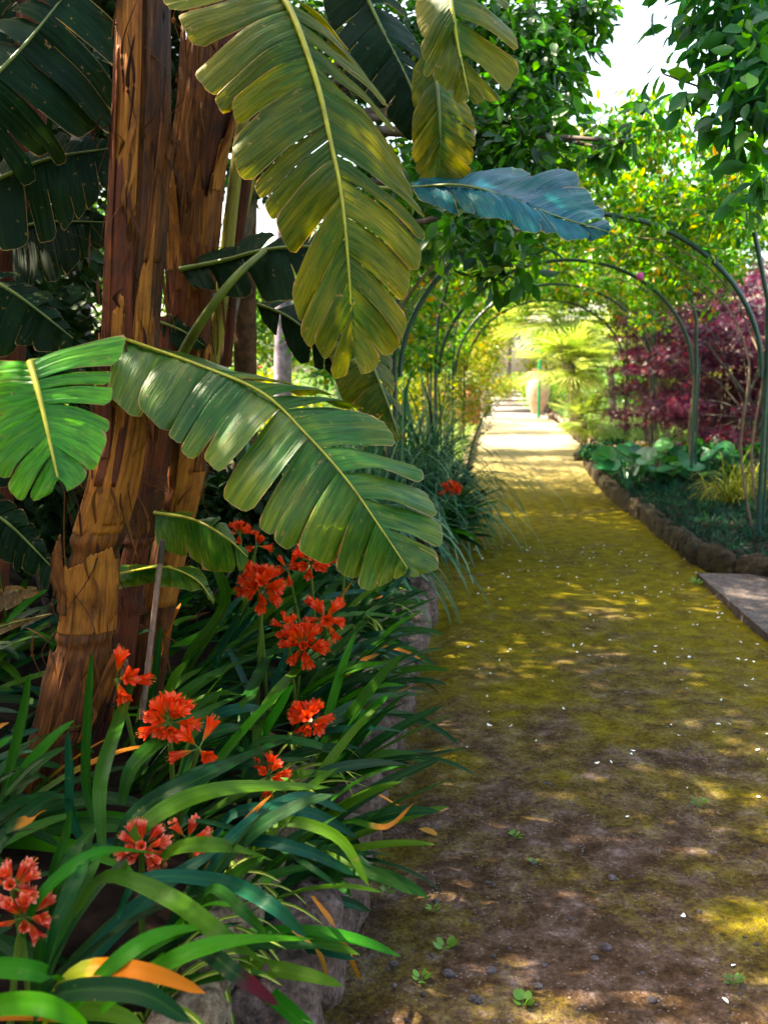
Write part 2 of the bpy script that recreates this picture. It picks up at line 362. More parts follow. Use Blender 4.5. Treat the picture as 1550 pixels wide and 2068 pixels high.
# right bed border taken from the picture on the ground
RB = [G(1640, 1200), G(1550, 1178), G(1470, 1160), G(1405, 1135), G(1355, 1095), G(1300, 1052), G(1245, 1012), G(1215, 980), G(1190, 948), G(1185, 930)]
RB = np.array(RB); RBs = spline(RB, 90)
def rb_edge(Y): o = np.argsort(RBs[:, 1]); return np.interp(Y, RBs[o, 1], RBs[o, 0])
YB0 = RBs[:, 1].min() ; YB1 = RBs[:, 1].max()
def bed3z(X, Y):
    d = X - rb_edge(Y); z = .15 + .10 * np.clip(d, 0, 1.2) + .02 * fbm(np.stack([X, Y, 0 * X], -1), 5, 4, 3)
    return np.where((d < .04) | (Y < YB0 + .1) | (Y > YB1), -.1, z)
mb = MB(); mb.grid(sheet(np.linspace(2.0, 9, 180), np.linspace(6.6, YB1 + .4, 180), bed3z), (0, 0, 0, .5)); structure(mb.build('soil_bed', MAT['soil']))
def bed4z(X, Y): return np.where((X < XR(Y) + .02) | (Y < 16.9), -.1, .2 + 0 * X)
mb = MB(); mb.grid(sheet(np.linspace(3.3, 14, 120), np.linspace(16.7, 40, 120), bed4z), (0, 0, 0, .5)); structure(mb.build('soil_bed', MAT['soil']))

# ------------------------------------------------------------------ stone edgings
def stone(mb, c, size, rz=0, seed=0, tilt=0, p=3.2):
    nu, nv = 22, 30
    th = np.linspace(-math.pi / 2, math.pi / 2, nu); ph = np.arange(nv) / nv * 2 * math.pi
    T, F = np.meshgrid(th, ph, indexing='ij')
    d = np.stack([np.cos(T) * np.cos(F), np.cos(T) * np.sin(F), np.sin(T)], -1)
    r = (np.abs(d) ** p).sum(-1) ** (-1 / p)
    V = d * r[..., None]
    V = V * (1 + (.15 if size[0] > .06 else .1) * fbm(d * 1.0, 1.6, seed, 3)[..., None] + .075 * fbm(d, 5, seed + 9, 3)[..., None])
    V = V * np.array(size) / 2
    ct, st = math.cos(tilt), math.sin(tilt)
    V = V @ np.array([[ct, 0, -st], [0, 1, 0], [st, 0, ct]])
    ca, sa = math.cos(rz), math.sin(rz)
    V = V @ np.array([[ca, sa, 0], [-sa, ca, 0], [0, 0, 1]]) + np.array(c)
    mb.grid(V, (0, 0, 0, (seed * .37) % 1), closed=True)
e = thing('stone_wall', 'low wall of weathered purplish and pale rocks holding the orange-flowered bank', 'stone wall', (XL(3.4) - .15, 3.4, 0))
y = 1.2; k = 0
while y < 6.1:
    w = random.uniform(.17, .34); yc = y + w / 2
    mb = MB(); hh = random.uniform(.15, .22)
    stone(mb, (XL(yc) - .07 + random.uniform(-.015, .015), yc, hh / 2 - .02), (.19, w * .97, hh + .06), -.11, k, random.uniform(-.1, .1)); mb.build('stone', MAT['stone_dark'], e)
    y += w; k += 1
y = 1.2
while y < 6.1:
    w = random.uniform(.2, .42); yc = y + w / 2
    mb = MB(); hh = random.uniform(.24, .33)
    stone(mb, (XL(yc) - .235 + random.uniform(-.02, .02), yc, hh / 2 - .03), (.15, w * .98, hh + .05), -.11, k, random.uniform(.08, .25), 4.5); mb.build('stone', MAT['stone_pale'], e)
    y += w; k += 1
def edging(name, label, pts, w, h, mat, lo=.2, hi=.38, loc=None):
    pts = np.asarray(pts); L = np.concatenate([[0], np.cumsum(np.linalg.norm(np.diff(pts[:, :2], axis=0), axis=1))])
    e = thing(name, label, 'stone edging', (pts[0][0], pts[0][1], 0)); s = 0; k = random.randint(50, 500)
    while s < L[-1]:
        d = random.uniform(lo, hi); q = min(s + d / 2, L[-1])
        x, y_ = np.interp(q, L, pts[:, 0]), np.interp(q, L, pts[:, 1])
        x2, y2 = np.interp(min(q + .1, L[-1] + .0), L, pts[:, 0]), np.interp(min(q + .1, L[-1]), L, pts[:, 1])
        a = math.atan2(y2 - y_, x2 - x) if (x2 != x or y2 != y_) else 0
        mb = MB(); hh = h * random.uniform(.85, 1.15)
        stone(mb, (x, y_, hh / 2 - .03), (d * 1.0, w, hh + .06), a, k, 0); mb.build('stone', mat, e); s += d; k += 1
    return e
edging('stone_edging', 'curved edging of mossy stones around the dark green ground cover', RBs[3:], .14, .17, MAT['stone_mid'], .16, .5)
edging('stone_edging', 'brown stone edging under the grass clump left of the path', [(-1.5, 7.68, 0), (-.2, 7.66, 0), (.35, 7.75, 0), (XL(8.6) - .1, 8.6, 0), (XL(13) - .1, 13, 0)], .18, .17, MAT['stone_mid'])
edging('stone_edging', 'far stone edging beside the sunlit lawn left of the path', [(XL(13.4) - .1, 13.4, 0), (XL(20) - .1, 20, 0), (XL(28) - .1, 28, 0)], .16, .16, MAT['stone_pale'], .4, .7)
edging('stone_edging', 'sunlit pale kerb in front of the far palms', [(6.2, 16.9, 0), (XR(17) + .1, 17, 0), (XR(22) + .1, 22, 0), (XR(29) + .1, 29, 0)], .16, .2, MAT['stone_pale'], .4, .8)

# ------------------------------------------------------------------ banana leaf
def banana_leaf(root, mid, left, right, mat, seed, nst=11, sag=.06, ribw=.011, petiole=None, gap=.10, ribmat='rib', split=(.0, 1.0), curl=.3, label=None, pmat='rib_green'):
    r = np.random.default_rng(seed)
    W = np.array([P(*q) for q in mid]); N = 80; M = spline(W, N); T = unit(np.gradient(M, axis=0)); tt = np.linspace(0, 1, N)
    mids = spline(np.array(mid, float), N); Lm = np.concatenate([[0], np.cumsum(np.linalg.norm(np.diff(M, axis=0), axis=1))])
    mb = MB()
    for side, tab in ((-1, left), (1, right)):
        cuts = np.cumsum(r.uniform(.5, 1.5, nst)); cuts = np.concatenate([[0], cuts / cuts[-1]])
        ang = r.normal(0, gap, nst) * (r.uniform(0, 1, nst) < .55); sp0 = r.uniform(*split, nst) ** .6; s_sag = sag * r.uniform(.4, 1.7, nst)
        lenv = r.uniform(.93, 1.05, nst); shin = r.uniform(.05, .30, nst) * np.where(r.uniform(0, 1, nst) < .75, 1, -1) * side
        for k in range(nst):
            nv = 9; tv = np.linspace(cuts[k], cuts[k + 1], nv); x = np.linspace(-1, 1, nv); tc = tv.mean()
            b = np.stack([np.interp(tv, tt, M[:, j]) for j in range(3)], -1)
            Tv = np.stack([np.interp(tv, tt, T[:, j]) for j in range(3)], -1)
            ms = np.stack([np.interp(tv, tt, mids[:, j]) for j in range(3)], -1)
            dd = interp(tab, tv); dc = interp(tab, np.array([tc]))[0]
            dd = dc + (dd - dc) * .97
            D = np.array([P(m[0] + d[0], m[1] + d[1], m[2] + d[2]) for m, d in zip(ms, dd)]) - np.array([P(*m) for m in ms])
            nrm = unit(np.cross(Tv, D)) * side
            if nrm[nv // 2][2] < 0: nrm = -nrm
            ns = 14; s = np.linspace(0, 1, ns)
            corner = 1 - .05 * np.abs(x) ** 6 - .05 * np.clip(x, 0, 1) ** 3
            if k == nst - 1: corner = 1 - .12 * x ** 2
            S = s[:, None] * corner[None] * lenv[k]
            g = np.clip((s - sp0[k]) / (1.001 - sp0[k]), 0, 1) ** 1.3
            V = b[None] + D[None] * S[..., None]
            wid = np.linalg.norm(b[-1] - b[0])
            # every strip narrows a little and turns where the blade is torn
            V += (-x[None, :, None] * Tv[None] * wid * .065 + Tv[None] * ang[k] * np.linalg.norm(D, axis=1)[None, :, None] * .5) * g[:, None, None]
            Ln = np.linalg.norm(D, axis=1).mean()
            V[..., 2] -= s_sag[k] * (S ** 2.2) * Ln / .25
            V += nrm[None] * ((-curl * x ** 2 * wid * .22)[None] * (g + .25)[:, None])[..., None]
            V += nrm[None] * ((shin[k] * x * wid * .6)[None] * np.clip(s * 2.2, 0, 1)[:, None])[..., None]
            V += nrm[None] * (.003 * np.sin(x * 9.4 + k)[None] * np.ones((ns, 1)))[..., None]
            V += nrm[None] * (.012 * vnoise(V, 9, seed))[..., None]
            Col = np.zeros((ns, nv, 4)); Col[..., 0] = s[:, None]; Col[..., 1] = np.interp(tv, tt, Lm)[None] + side * 5
            ed = np.abs(x)[None] ** 5 * (g > .02)[:, None] * .97 + 0 * s[:, None]
            ed = np.maximum(ed, (s[:, None] > .97) * .93); Col[..., 2] = ed; Col[..., 3] = r.uniform()
            mb.grid(V, Col.reshape(-1, 4))
    lf = mb.build('leaf', mat, root)
    if label: lf['label'] = label
    rb = MB(); rad = np.linspace(ribw, ribw * .25, N)
    nn = unit(np.cross(T, np.array((0, -1., 0)))); rb.tube(M + np.array((0, -.004, .002)), rad, 8)
    rb.build('midrib', MAT[ribmat], lf)
    if petiole is not None:
        pb = MB(); pp = spline(np.array([P(*q) for q in petiole]), 24); pb.tube(pp, np.linspace(ribw * 2.0, ribw * 1.05, 24), 10); pb.build('petiole', MAT[pmat], lf)
    return lf

def strap(root, pts, width, mat, rnd=None, fold=.22, tipw=.5, name='leaf', n=18, taper_base=.45, roll=0.0):
    M = spline(np.asarray(pts), n); T = unit(np.gradient(M, axis=0)); L = np.linspace(0, 1, n)
    S = np.cross(T, unit(np.array((-.25 * roll, -roll, 1.)))); bad = np.linalg.norm(S, axis=1) < .15; S[bad] = np.array((1., 0, 0)); S = unit(S); U = np.cross(S, T)
    w = width / 2 * np.minimum(1, taper_base + L * 1.25) * np.sqrt(np.clip(1 - (np.clip(L - .55, 0, 1) / .45) ** 1.7, 0, 1)) + .0006
    x = np.linspace(-1, 1, 5)
    V = M[:, None] + S[:, None] * (x[None, :, None] * w[:, None, None]) + U[:, None] * ((np.abs(x)[None] * fold) * w[:, None])[..., None]
    Col = np.zeros((n, 5, 4)); Col[..., 0] = L[:, None]; Col[..., 1] = x[None] * .5 + .5; Col[..., 3] = random.random() if rnd is None else rnd
    if isinstance(root, MB): root.grid(V, Col.reshape(-1, 4)); return
    mb = MB(); mb.grid(V, Col.reshape(-1, 4)); return mb.build(name, mat, root)
# ------------------------------------------------------------------ banana trunk
def axis_of(tr):
    tr = [(q[0], q[1], q[2], q[3] * .86) for q in tr]
    W = np.array([P(q[0], q[1], q[2]) for q in tr]); wid = np.array([q[3] * q[2] / FPX / 2 for q in tr])
    n = 140; A = spline(W, n); r = np.interp(np.linspace(0, 1, n), np.linspace(0, 1, len(tr)), wid); return A, r
def trunk(root, tr, mat, rings, seed):
    A, r = axis_of(tr); n = len(A); t = np.linspace(0, 1, n); na = 48
    for (tc, amp, w) in rings: r = r * (1 + amp * np.exp(-((t - tc) / w) ** 2)) * (1 - amp * .7 * np.exp(-((t - tc + .02) / (w * .6)) ** 2))
    an = np.arange(na) / na * 2 * math.pi; L = np.concatenate([[0], np.cumsum(np.linalg.norm(np.diff(A, axis=0), axis=1))])
    d = np.stack([np.cos(an), -np.sin(an), 0 * an], -1)
    V = A[:, None] + r[:, None, None] * d[None]
    q = np.stack([np.cos(an)[None] * 3 + 0 * L[:, None], np.sin(an)[None] * 3 + 0 * L[:, None], L[:, None] * .9 + 0 * an[None]], -1)
    k = 1 + .05 * fbm(q, 1.0, seed, 4) + .03 * fbm(q * np.array((3, 3, .6)), 2.0, seed + 5, 3)
    V = A[:, None] + (r[:, None] * k)[..., None] * d[None]
    Col = np.zeros((n, na, 4)); Col[..., 0] = L[:, None]; Col[..., 1] = np.abs(((an / 6.2832 + .25) % 1) - .5)[None] * 2 * math.pi * .1; Col[..., 3] = .5
    mb = MB(); mb.grid(V, Col.reshape(-1, 4), closed=True); return mb.build('trunk', mat, root)
def husk(root, tr, t0, t1, a0, a1, off0, off1, mat, seed, torn=.05, lean=0.0):
    A, r = axis_of(tr); rg = np.random.default_rng(seed); n, na = 36, 30; N = len(A)
    an = np.radians(np.linspace(a0, a1, na)); x = np.linspace(-1, 1, na)
    jag = torn * (np.abs(vnoise(np.stack([x * 2.5, 0 * x + seed, 0 * x], -1), 1.0, seed)) * 1.2 + .9 * (x * (1 if seed % 2 else -1) * .5 + .5) + .10 * rg.uniform(0, 1, na) + .18 * (vnoise(np.stack([x * 9, 0 * x, 0 * x + seed], -1), 1.0, seed + 3) > .1))
    V = np.zeros((n, na, 3)); Col = np.zeros((n, na, 4)); ti = np.linspace(0, 1, N)
    for j in range(na):
        tv = t0 + (t1 - jag[j] - t0) * np.linspace(0, 1, n)
        ax = np.stack([np.interp(tv, ti, A[:, c]) for c in range(3)], -1); rr = np.interp(tv, ti, r)
        f = np.linspace(0, 1, n); off = 1.06 + off0 + (off1 - off0) * f ** 2 + .13 * abs(x[j]) ** 3 * f + .045 * vnoise(np.stack([x[j] * 2 + 0 * f, f * 3, 0 * f + seed], -1), 1.6, seed) + .018 * math.sin(x[j] * 11 + seed)
        w = 1 - .28 * f * (1 if torn > .02 else 0)
        ang = an.mean() + (an[j] - an.mean()) * w + lean * f
        V[:, j] = ax + (rr * off)[:, None] * np.stack([np.cos(ang), -np.sin(ang), 0 * ang], -1)
        Col[:, j, 0] = tv * 2.5; Col[:, j, 1] = np.degrees(an[j]) / 360 * .6; Col[:, j, 3] = rg.uniform(.35, .65) * 0 + (seed * .618) % 1
    mb = MB(); mb.grid(V, Col.reshape(-1, 4)); return mb.build('leaf_sheath', mat, root, solid=.005)

def fibres(root, tr, n, seed, mat):
    A, r = axis_of(tr); rg = np.random.default_rng(seed); mb = MB(); N = len(A)
    for i in range(n):
        k = int(rg.uniform(.1, .97) * N); a = R(rg.uniform(-20, 190)); d = np.array((math.cos(a), -math.sin(a), 0)); L = rg.uniform(.05, .3); up = rg.choice((-1, 1), p=(.6, .4))
        p0 = A[k] + d * r[k] * 1.1; p1 = p0 + d * rg.uniform(.005, .03) + np.array((rg.normal(0, .015), 0, up * L * .5)); p2 = p0 + d * rg.uniform(.0, .07) + np.array((rg.normal(0, .03), 0, up * L))
        strap(mb, [p0, p1, p2], rg.uniform(.002, .012), None, rg.uniform(), .4)
    mb.build('torn_fibre', mat, root)['kind'] = 'stuff'
GB = 'banana plants of the left-hand clump'
TA = [(80, 1660, 2.85, 165), (110, 1540, 2.86, 150), (160, 1350, 2.88, 138), (182, 1240, 2.9, 132), (195, 1100, 2.9, 118), (230, 985, 2.9, 112), (255, 850, 2.92, 104), (265, 650, 2.92, 112), (275, 480, 2.93, 116), (285, 280, 2.95, 106), (290, 90, 2.96, 92), (292, -120, 2.98, 84)]
A0 = P(80, 1700, 2.85)
pa = thing('banana_plant', 'tallest banana plant at the front with ringed orange-brown trunk', 'banana plant', (A0[0], A0[1], soil_z(A0[0], A0[1])), GB)
trunk(pa, TA, MAT['trunk'], [(.24, .10, .010), (.375, .12, .012), (.455, .08, .01), (.12, .06, .01)], 3)
husk(pa, TA, .385, .745, 25, 165, .0, .10, MAT['husk'], 3, .11)
husk(pa, TA, .46, .86, 60, 200, .03, .06, MAT['husk_red'], 4, .08)
husk(pa, TA, .40, .70, 20, 75, .10, .14, MAT['husk'], 6, .06)
husk(pa, TA, .58, 1.0, -20, 70, .04, .12, MAT['trunk'], 5, .02)
husk(pa, TA, .64, 1.0, 80, 150, .0, .14, MAT['husk'], 9, .01)
husk(pa, TA, .55, .96, 120, 190, .05, .2, MAT['husk_red'], 8, .08)
husk(pa, TA, .25, .375, 10, 150, .0, .07, MAT['husk'], 11, .03)
husk(pa, TA, .13, .24, 40, 160, .0, .05, MAT['trunk'], 12, .04)
husk(pa, TA, .02, .215, -10, 60, .05, .4, MAT['husk_red'], 13, .10)
husk(pa, TA, .0, .19, 60, 120, .05, .15, MAT['trunk'], 14, .06)

TB = [(290, 1420, 3.45, 85), (315, 1250, 3.45, 84), (345, 1100, 3.45, 84), (375, 950, 3.42, 86), (385, 780, 3.4, 88), (385, 620, 3.38, 92), (392, 480, 3.36, 100), (400, 330, 3.34, 106), (420, 180, 3.32, 108), (440, 0, 3.32, 120), (450, -120, 3.32, 120)]
B0 = P(285, 1450, 3.45)
pb_ = thing('banana_plant', 'banana plant with peeling husks right behind the front trunk', 'banana plant', (B0[0], B0[1], soil_z(B0[0], B0[1])), GB)
trunk(pb_, TB, MAT['trunk'], [(.30, .1, .012), (.62, .08, .012)], 8)
husk(pb_, TB, .12, .47, 10, 110, .0, .08, MAT['husk'], 21, .03)
husk(pb_, TB, .45, .66, 20, 170, .02, .14, MAT['husk_red'], 22, .09)
husk(pb_, TB, .52, .78, 0, 120, .05, .18, MAT['husk'], 23, .09)
husk(pb_, TB, .60, .92, 60, 160, .08, .16, MAT['trunk'], 25, .05)
husk(pb_, TB, .66, 1.0, -10, 80, .10, .2, MAT['husk_red'], 26, .04)
husk(pb_, TB, .72, 1.0, 70, 140, .06, .12, MAT['husk'], 27, .03)
husk(pb_, TB, .55, .72, 100, 170, .12, .3, MAT['husk'], 29, .06, .2)
def stem(root, pts, w0, w1, mat='petiole', name='petiole'):
    q = spline(np.array([P(*p) for p in pts]), 40); mb = MB(); mb.tube(q, np.linspace(w0, w1, 40), 14); return mb.build(name, MAT[mat], root)
stem(pb_, [(425, 760, 3.5), (448, 600, 3.5), (470, 400, 3.5), (490, 250, 3.5), (520, 60, 3.5), (545, -80, 3.5)], .026, .018)
stem(pb_, [(455, 740, 3.55), (470, 560, 3.55), (492, 400, 3.55), (508, 260, 3.55), (535, 60, 3.55)], .022, .018, 'husk_red')
stem(pb_, [(440, 720, 3.6), (462, 560, 3.6), (520, 300, 3.6), (560, 100, 3.6)], .02, .016)

TD = [(235, 1420, 3.3, 66), (255, 1250, 3.3, 64), (272, 1130, 3.3, 62), (295, 1040, 3.3, 66), (312, 940, 3.3, 62), (325, 800, 3.3, 60), (330, 640, 3.35, 60)]
D0 = P(235, 1450, 3.3)
pd = thing('banana_plant', 'slender dark red-brown banana stem between the two thick trunks', 'banana plant', (D0[0], D0[1], soil_z(D0[0], D0[1])), GB)
trunk(pd, TD, MAT['husk_red'], [(.40, .16, .02), (.2, .1, .02)], 17)
husk(pd, TD, .42, .62, 10, 150, .0, .12, MAT['trunk'], 31, .05)

husk(pa, TA, .50, .66, 100, 150, .10, .30, MAT['husk_red'], 33, .08, .15)
husk(pa, TA, .70, .92, 20, 60, .12, .34, MAT['husk'], 34, .10, -.2)
husk(pa, TA, .28, .40, 120, 175, .10, .5, MAT['trunk'], 35, .05, .2)
husk(pa, TA, .12, .26, 10, 50, .10, .45, MAT['husk'], 36, .07, -.2)
husk(pb_, TB, .66, .86, 10, 50, .15, .5, MAT['husk'], 37, .10, -.2)
husk(pb_, TB, .30, .46, 20, 60, .10, .4, MAT['trunk'], 38, .08, -.2)
fibres(pa, TA, 110, 5, MAT['husk']); fibres(pb_, TB, 100, 6, MAT['husk']); fibres(pa, TA, 40, 15, MAT['husk_red'])
# leaves of the picture
banana_leaf(pa, [(540, -50, 2.78), (590, 30, 2.7), (640, 170, 2.65), (668, 290, 2.62), (690, 400, 2.6), (705, 560, 2.6), (712, 712, 2.62)],
    [(0, -230, 20, -.1), (.12, -200, 70, -.1), (.25, -170, 60, -.08), (.4, -170, 95, -.05), (.55, -125, 130, 0), (.75, -95, 150, 0), (.9, -50, 110, 0), (1, -12, 35, 0)],
    [(0, 150, 100, .2), (.2, 175, 135, .18), (.38, 180, 125, .14), (.55, 182, 78, .1), (.7, 150, 75, .08), (.85, 100, 95, .05), (1, 22, 35, 0)],
    MAT['leaf_gold'], 11, 13, .05, .009, gap=.07, split=(0, .5), label='large olive-gold torn leaf hanging in front', petiole=[(440, -330, 2.98), (470, -220, 2.9), (510, -140, 2.83), (542, -48, 2.78)])
banana_leaf(pa, [(250, 685, 2.85), (400, 738, 2.72), (530, 795, 2.65), (620, 880, 2.58), (700, 970, 2.52), (770, 1070, 2.48), (822, 1148, 2.45)],
    [(0, -40, 80, -.1), (.2, -95, 110, -.1), (.42, -128, 135, -.08), (.6, -95, 140, -.05), (.75, -50, 122, 0), (.9, -28, 80, 0), (1, -4, 12, 0)],
    [(0, 70, 5, .25), (.22, 140, 0, .25), (.42, 172, -38, .22), (.6, 185, -28, .18), (.75, 155, 22, .12), (.9, 85, 42, .06), (1, 8, 14, 0)],
    MAT['leaf_green'], 23, 13, .04, .0055, gap=.035, split=(0, .6), label='broad grey-green torn leaf arching over the flowers', petiole=[(250, 800, 2.95), (235, 730, 2.9), (250, 685, 2.85)])
banana_leaf(pa, [(62, 733, 2.12), (78, 790, 2.08), (95, 860, 2.04), (118, 965, 2.0)],
    [(0, -120, -25, .1), (.3, -125, 20, .05), (.6, -125, 100, 0), (.85, -50, 100, 0), (1, -12, 30, 0)],
    [(0, 195, -85, .12), (.25, 160, -25, .1), (.5, 140, 12, .06), (.75, 95, 40, .02), (1, 20, 25, 0)],
    MAT['leaf_fresh'], 37, 6, .03, .008, gap=.07, label='bright fresh green leaf at the left edge', petiole=[(230, 712, 2.85), (160, 722, 2.5), (110, 728, 2.25), (62, 733, 2.12)])
banana_leaf(pb_, [(830, 380, 3.55), (930, 376, 3.45), (1030, 402, 3.4), (1120, 437, 3.35), (1228, 470, 3.3)],
    [(0, 40, -8, .2), (.22, 115, -42, .3), (.5, 132, -58, .3), (.75, 95, -38, .2), (1, 6, -5, 0)],
    [(0, 15, 30, -.1), (.25, 28, 52, -.12), (.5, 48, 58, -.12), (.75, 55, 38, -.08), (1, 4, 6, 0)],
    MAT['leaf_sky_tint'], 41, 7, .01, .006, gap=.05, ribmat='rib_green', label='glossy leaf reaching out over the path, tinted with reflected sky', petiole=[(540, 250, 3.5), (640, 330, 3.6), (740, 375, 3.6), (830, 380, 3.55)])
banana_leaf(pb_, [(900, -60, 3.3), (912, 20, 3.2), (925, 100, 3.2), (946, 195, 3.2)],
    [(0, -70, 60, 0), (.4, -58, 100, 0), (.75, -22, 70, 0), (1, -5, 15, 0)], [(0, 130, 30, .1), (.4, 135, 75, .1), (.7, 85, 75, .05), (1, 12, 14, 0)],
    MAT['leaf_gold'], 43, 5, .02, .009, gap=.07, label='short olive-gold leaf at the top of the picture')
banana_leaf(pb_, [(872, 90, 3.7), (884, 200, 3.65), (888, 290, 3.65), (882, 372, 3.68)],
    [(0, -40, 50, 0), (.4, -58, 75, 0), (.8, -30, 60, 0), (1, -4, 10, 0)], [(0, 60, 30, .1), (.4, 75, 50, .1), (.8, 50, 45, .05), (1, 5, 10, 0)],
    MAT['leaf_gold'], 47, 6, .02, .008, gap=.08, ribmat='rib_green')
banana_leaf(pb_, [(365, 545, 3.25), (450, 528, 3.2), (540, 505, 3.15), (640, 500, 3.15), (730, 520, 3.2)],
    [(0, 10, -20, .1), (.3, 30, -60, .15), (.6, 40, -65, .15), (1, 10, -8, 0)], [(0, 20, 30, -.05), (.3, 30, 75, -.05), (.6, 40, 88, -.05), (.9, 30, 60, 0), (1, 6, 8, 0)],
    MAT['leaf_shaded'], 53, 6, .03, .009, gap=.06, ribmat='rib_green', petiole=[(355, 740, 3.3), (400, 660, 3.1), (470, 565, 3.05), (535, 505, 3.12)])
banana_leaf(pd, [(312, 1036, 3.25), (390, 1050, 3.2), (455, 1085, 3.1), (500, 1125, 3.1)],
    [(0, 15, -6, .1), (.5, 25, -15, .1), (1, 4, -4, 0)], [(0, 8, 60, 0), (.4, 12, 90, 0), (.75, 10, 62, 0), (1, 3, 10, 0)],
    MAT['leaf_green'], 57, 4, .02, .007, gap=.05, label='small arching leaf in front of the bamboo stake')
banana_leaf(pd, [(240, 1160, 3.12), (330, 1146, 3.0), (395, 1170, 2.95), (432, 1215, 2.95)],
    [(0, 15, -8, .1), (.5, 25, -14, .1), (1, 3, -3, 0)], [(0, 8, 22, 0), (.5, 18, 44, 0), (1, 2, 8, 0)],
    MAT['leaf_green'], 59, 3, .01, .005, gap=.03)
banana_leaf(pb_, [(725, 680, 3.5), (752, 740, 3.42), (780, 810, 3.38), (806, 885, 3.35)],
    [(0, -60, 20, 0), (.4, -65, 45, 0), (1, -4, 12, 0)], [(0, 55, 15, .1), (.4, 50, 45, .1), (1, 6, 12, 0)], MAT['leaf_gold'], 61, 4, .02, .007, ribmat='rib_green')
banana_leaf(pb_, [(520, 615, 3.7), (580, 640, 3.65), (640, 690, 3.6), (690, 760, 3.6)],
    [(0, 5, 30, 0), (.5, -5, 70, 0), (1, 0, 8, 0)], [(0, 40, -30, .1), (.5, 70, -20, .1), (1, 8, 4, 0)], MAT['leaf_shaded'], 63, 4, .02, .007, ribmat='rib_green')
banana_leaf(pb_, [(715, -60, 3.9), (770, 60, 3.9), (830, 180, 3.9), (880, 330, 3.9)],
    [(0, -70, 50, 0), (.4, -80, 90, 0), (1, -4, 20, 0)], [(0, 80, 0, .1), (.4, 80, 40, .1), (1, 10, 14, 0)], MAT['leaf_shaded'], 67, 6, .03, .009, ribmat='rib_green')
# low leaf pieces between the trunks
banana_leaf(pd, [(300, 850, 3.4), (330, 880, 3.4), (375, 890, 3.4)], [(0, 0, 20, 0), (.5, -15, 55, 0), (1, 0, 20, 0)], [(0, 20, -20, 0), (1, 20, -10, 0)], MAT['leaf_green'], 71, 3, .01, .006, ribmat='rib_green')
banana_leaf(pd, [(320, 650, 3.3), (370, 670, 3.3), (415, 700, 3.3)], [(0, 0, 20, 0), (.5, -5, 40, 0), (1, 0, 5, 0)], [(0, 20, -20, 0), (1, 5, -5, 0)], MAT['leaf_shaded'], 72, 3, .01, .006, ribmat='rib_green')

# shaded plants deeper in the clump
pz_ = P(-60, 1300, 3.9)
pe = thing('banana_plant', 'deeply shaded banana plant at the far left with broad dark leaves', 'banana plant', (pz_[0], pz_[1], soil_z(pz_[0], pz_[1])), GB)
TE = [(-40, 1380, 3.9, 110), (-15, 1000, 3.9, 95), (20, 600, 3.9, 85), (60, 200, 3.9, 80), (80, -100, 3.9, 80)]
trunk(pe, TE, MAT['husk_red'], [(.3, .1, .01)], 19)
for i, (m, l, r_) in enumerate([
    ([(-80, 220, 3.2), (40, 105, 3.3), (150, -30, 3.4)], [(0, -90, -60, .1), (1, -60, -40, 0)], [(0, 120, 110, .2), (.5, 175, 130, .2), (1, 120, 80, .1)]),
    ([(-60, 390, 3.5), (90, 325, 3.5), (230, 300, 3.6)], [(0, 20, -60, .1), (.5, 30, -70, .1), (1, 10, -20, 0)], [(0, 10, 110, 0), (.5, 30, 140, 0), (1, 10, 40, 0)]),
    ([(-40, 555, 3.4), (40, 600, 3.4), (150, 685, 3.4)], [(0, -30, 70, 0), (.5, -50, 95, 0), (1, -5, 20, 0)], [(0, 70, -30, .1), (.5, 60, -25, .1), (1, 6, 5, 0)]),
    ([(20, 470, 3.8), (90, 450, 3.8), (215, 450, 3.8)], [(0, 10, -60, 0), (.5, 10, -60, 0), (1, 10, -20, 0)], [(0, 10, 90, -.1), (.5, 30, 100, -.1), (1, 10, 30, 0)]),
    ([(-60, 1010, 3.3), (20, 1060, 3.3), (110, 1150, 3.3)], [(0, -30, 80, 0), (1, -10, 30, 0)], [(0, 60, -40, 0), (1, 10, -5, 0)]),
    ([(-50, 880, 3.6), (60, 900, 3.6), (200, 960, 3.6)], [(0, 0, 90, 0), (1, 0, 30, 0)], [(0, 40, -60, 0), (1, 10, -15, 0)]),
    ([(-50, 60, 3.9), (80, 60, 3.9), (220, 130, 3.9)], [(0, 0, 120, 0), (1, 0, 40, 0)], [(0, 40, -80, 0), (1, 10, -25, 0)])]):
    banana_leaf(pe, m, l, r_, MAT['leaf_shaded'], 80 + i, 7, .05, .009, ribmat='rib_green')
for i, (m, l, r_) in enumerate([
    ([(-30, 1215, 3.0), (30, 1195, 3.0), (75, 1190, 3.0)], [(0, 0, -25, 0), (1, 0, -5, 0)], [(0, 5, 35, 0), (1, 5, 10, 0)]),
    ([(-30, 1275, 2.9), (40, 1255, 2.9), (105, 1240, 2.9)], [(0, 0, -10, 0), (1, 0, -2, 0)], [(0, 5, 14, 0), (1, 2, 2, 0)]),
    ([(215, 1300, 3.05), (240, 1330, 3.05), (215, 1420, 3.0)], [(0, -15, 5, 0), (1, -12, 10, 0)], [(0, 15, 5, 0), (.5, 20, 15, 0), (1, 4, 8, 0)])]):
    banana_leaf(pe, m, l, r_, MAT['leaf_dead'], 95 + i, 3, .02, .004, ribmat='rib_green', label='withered brown leaf')

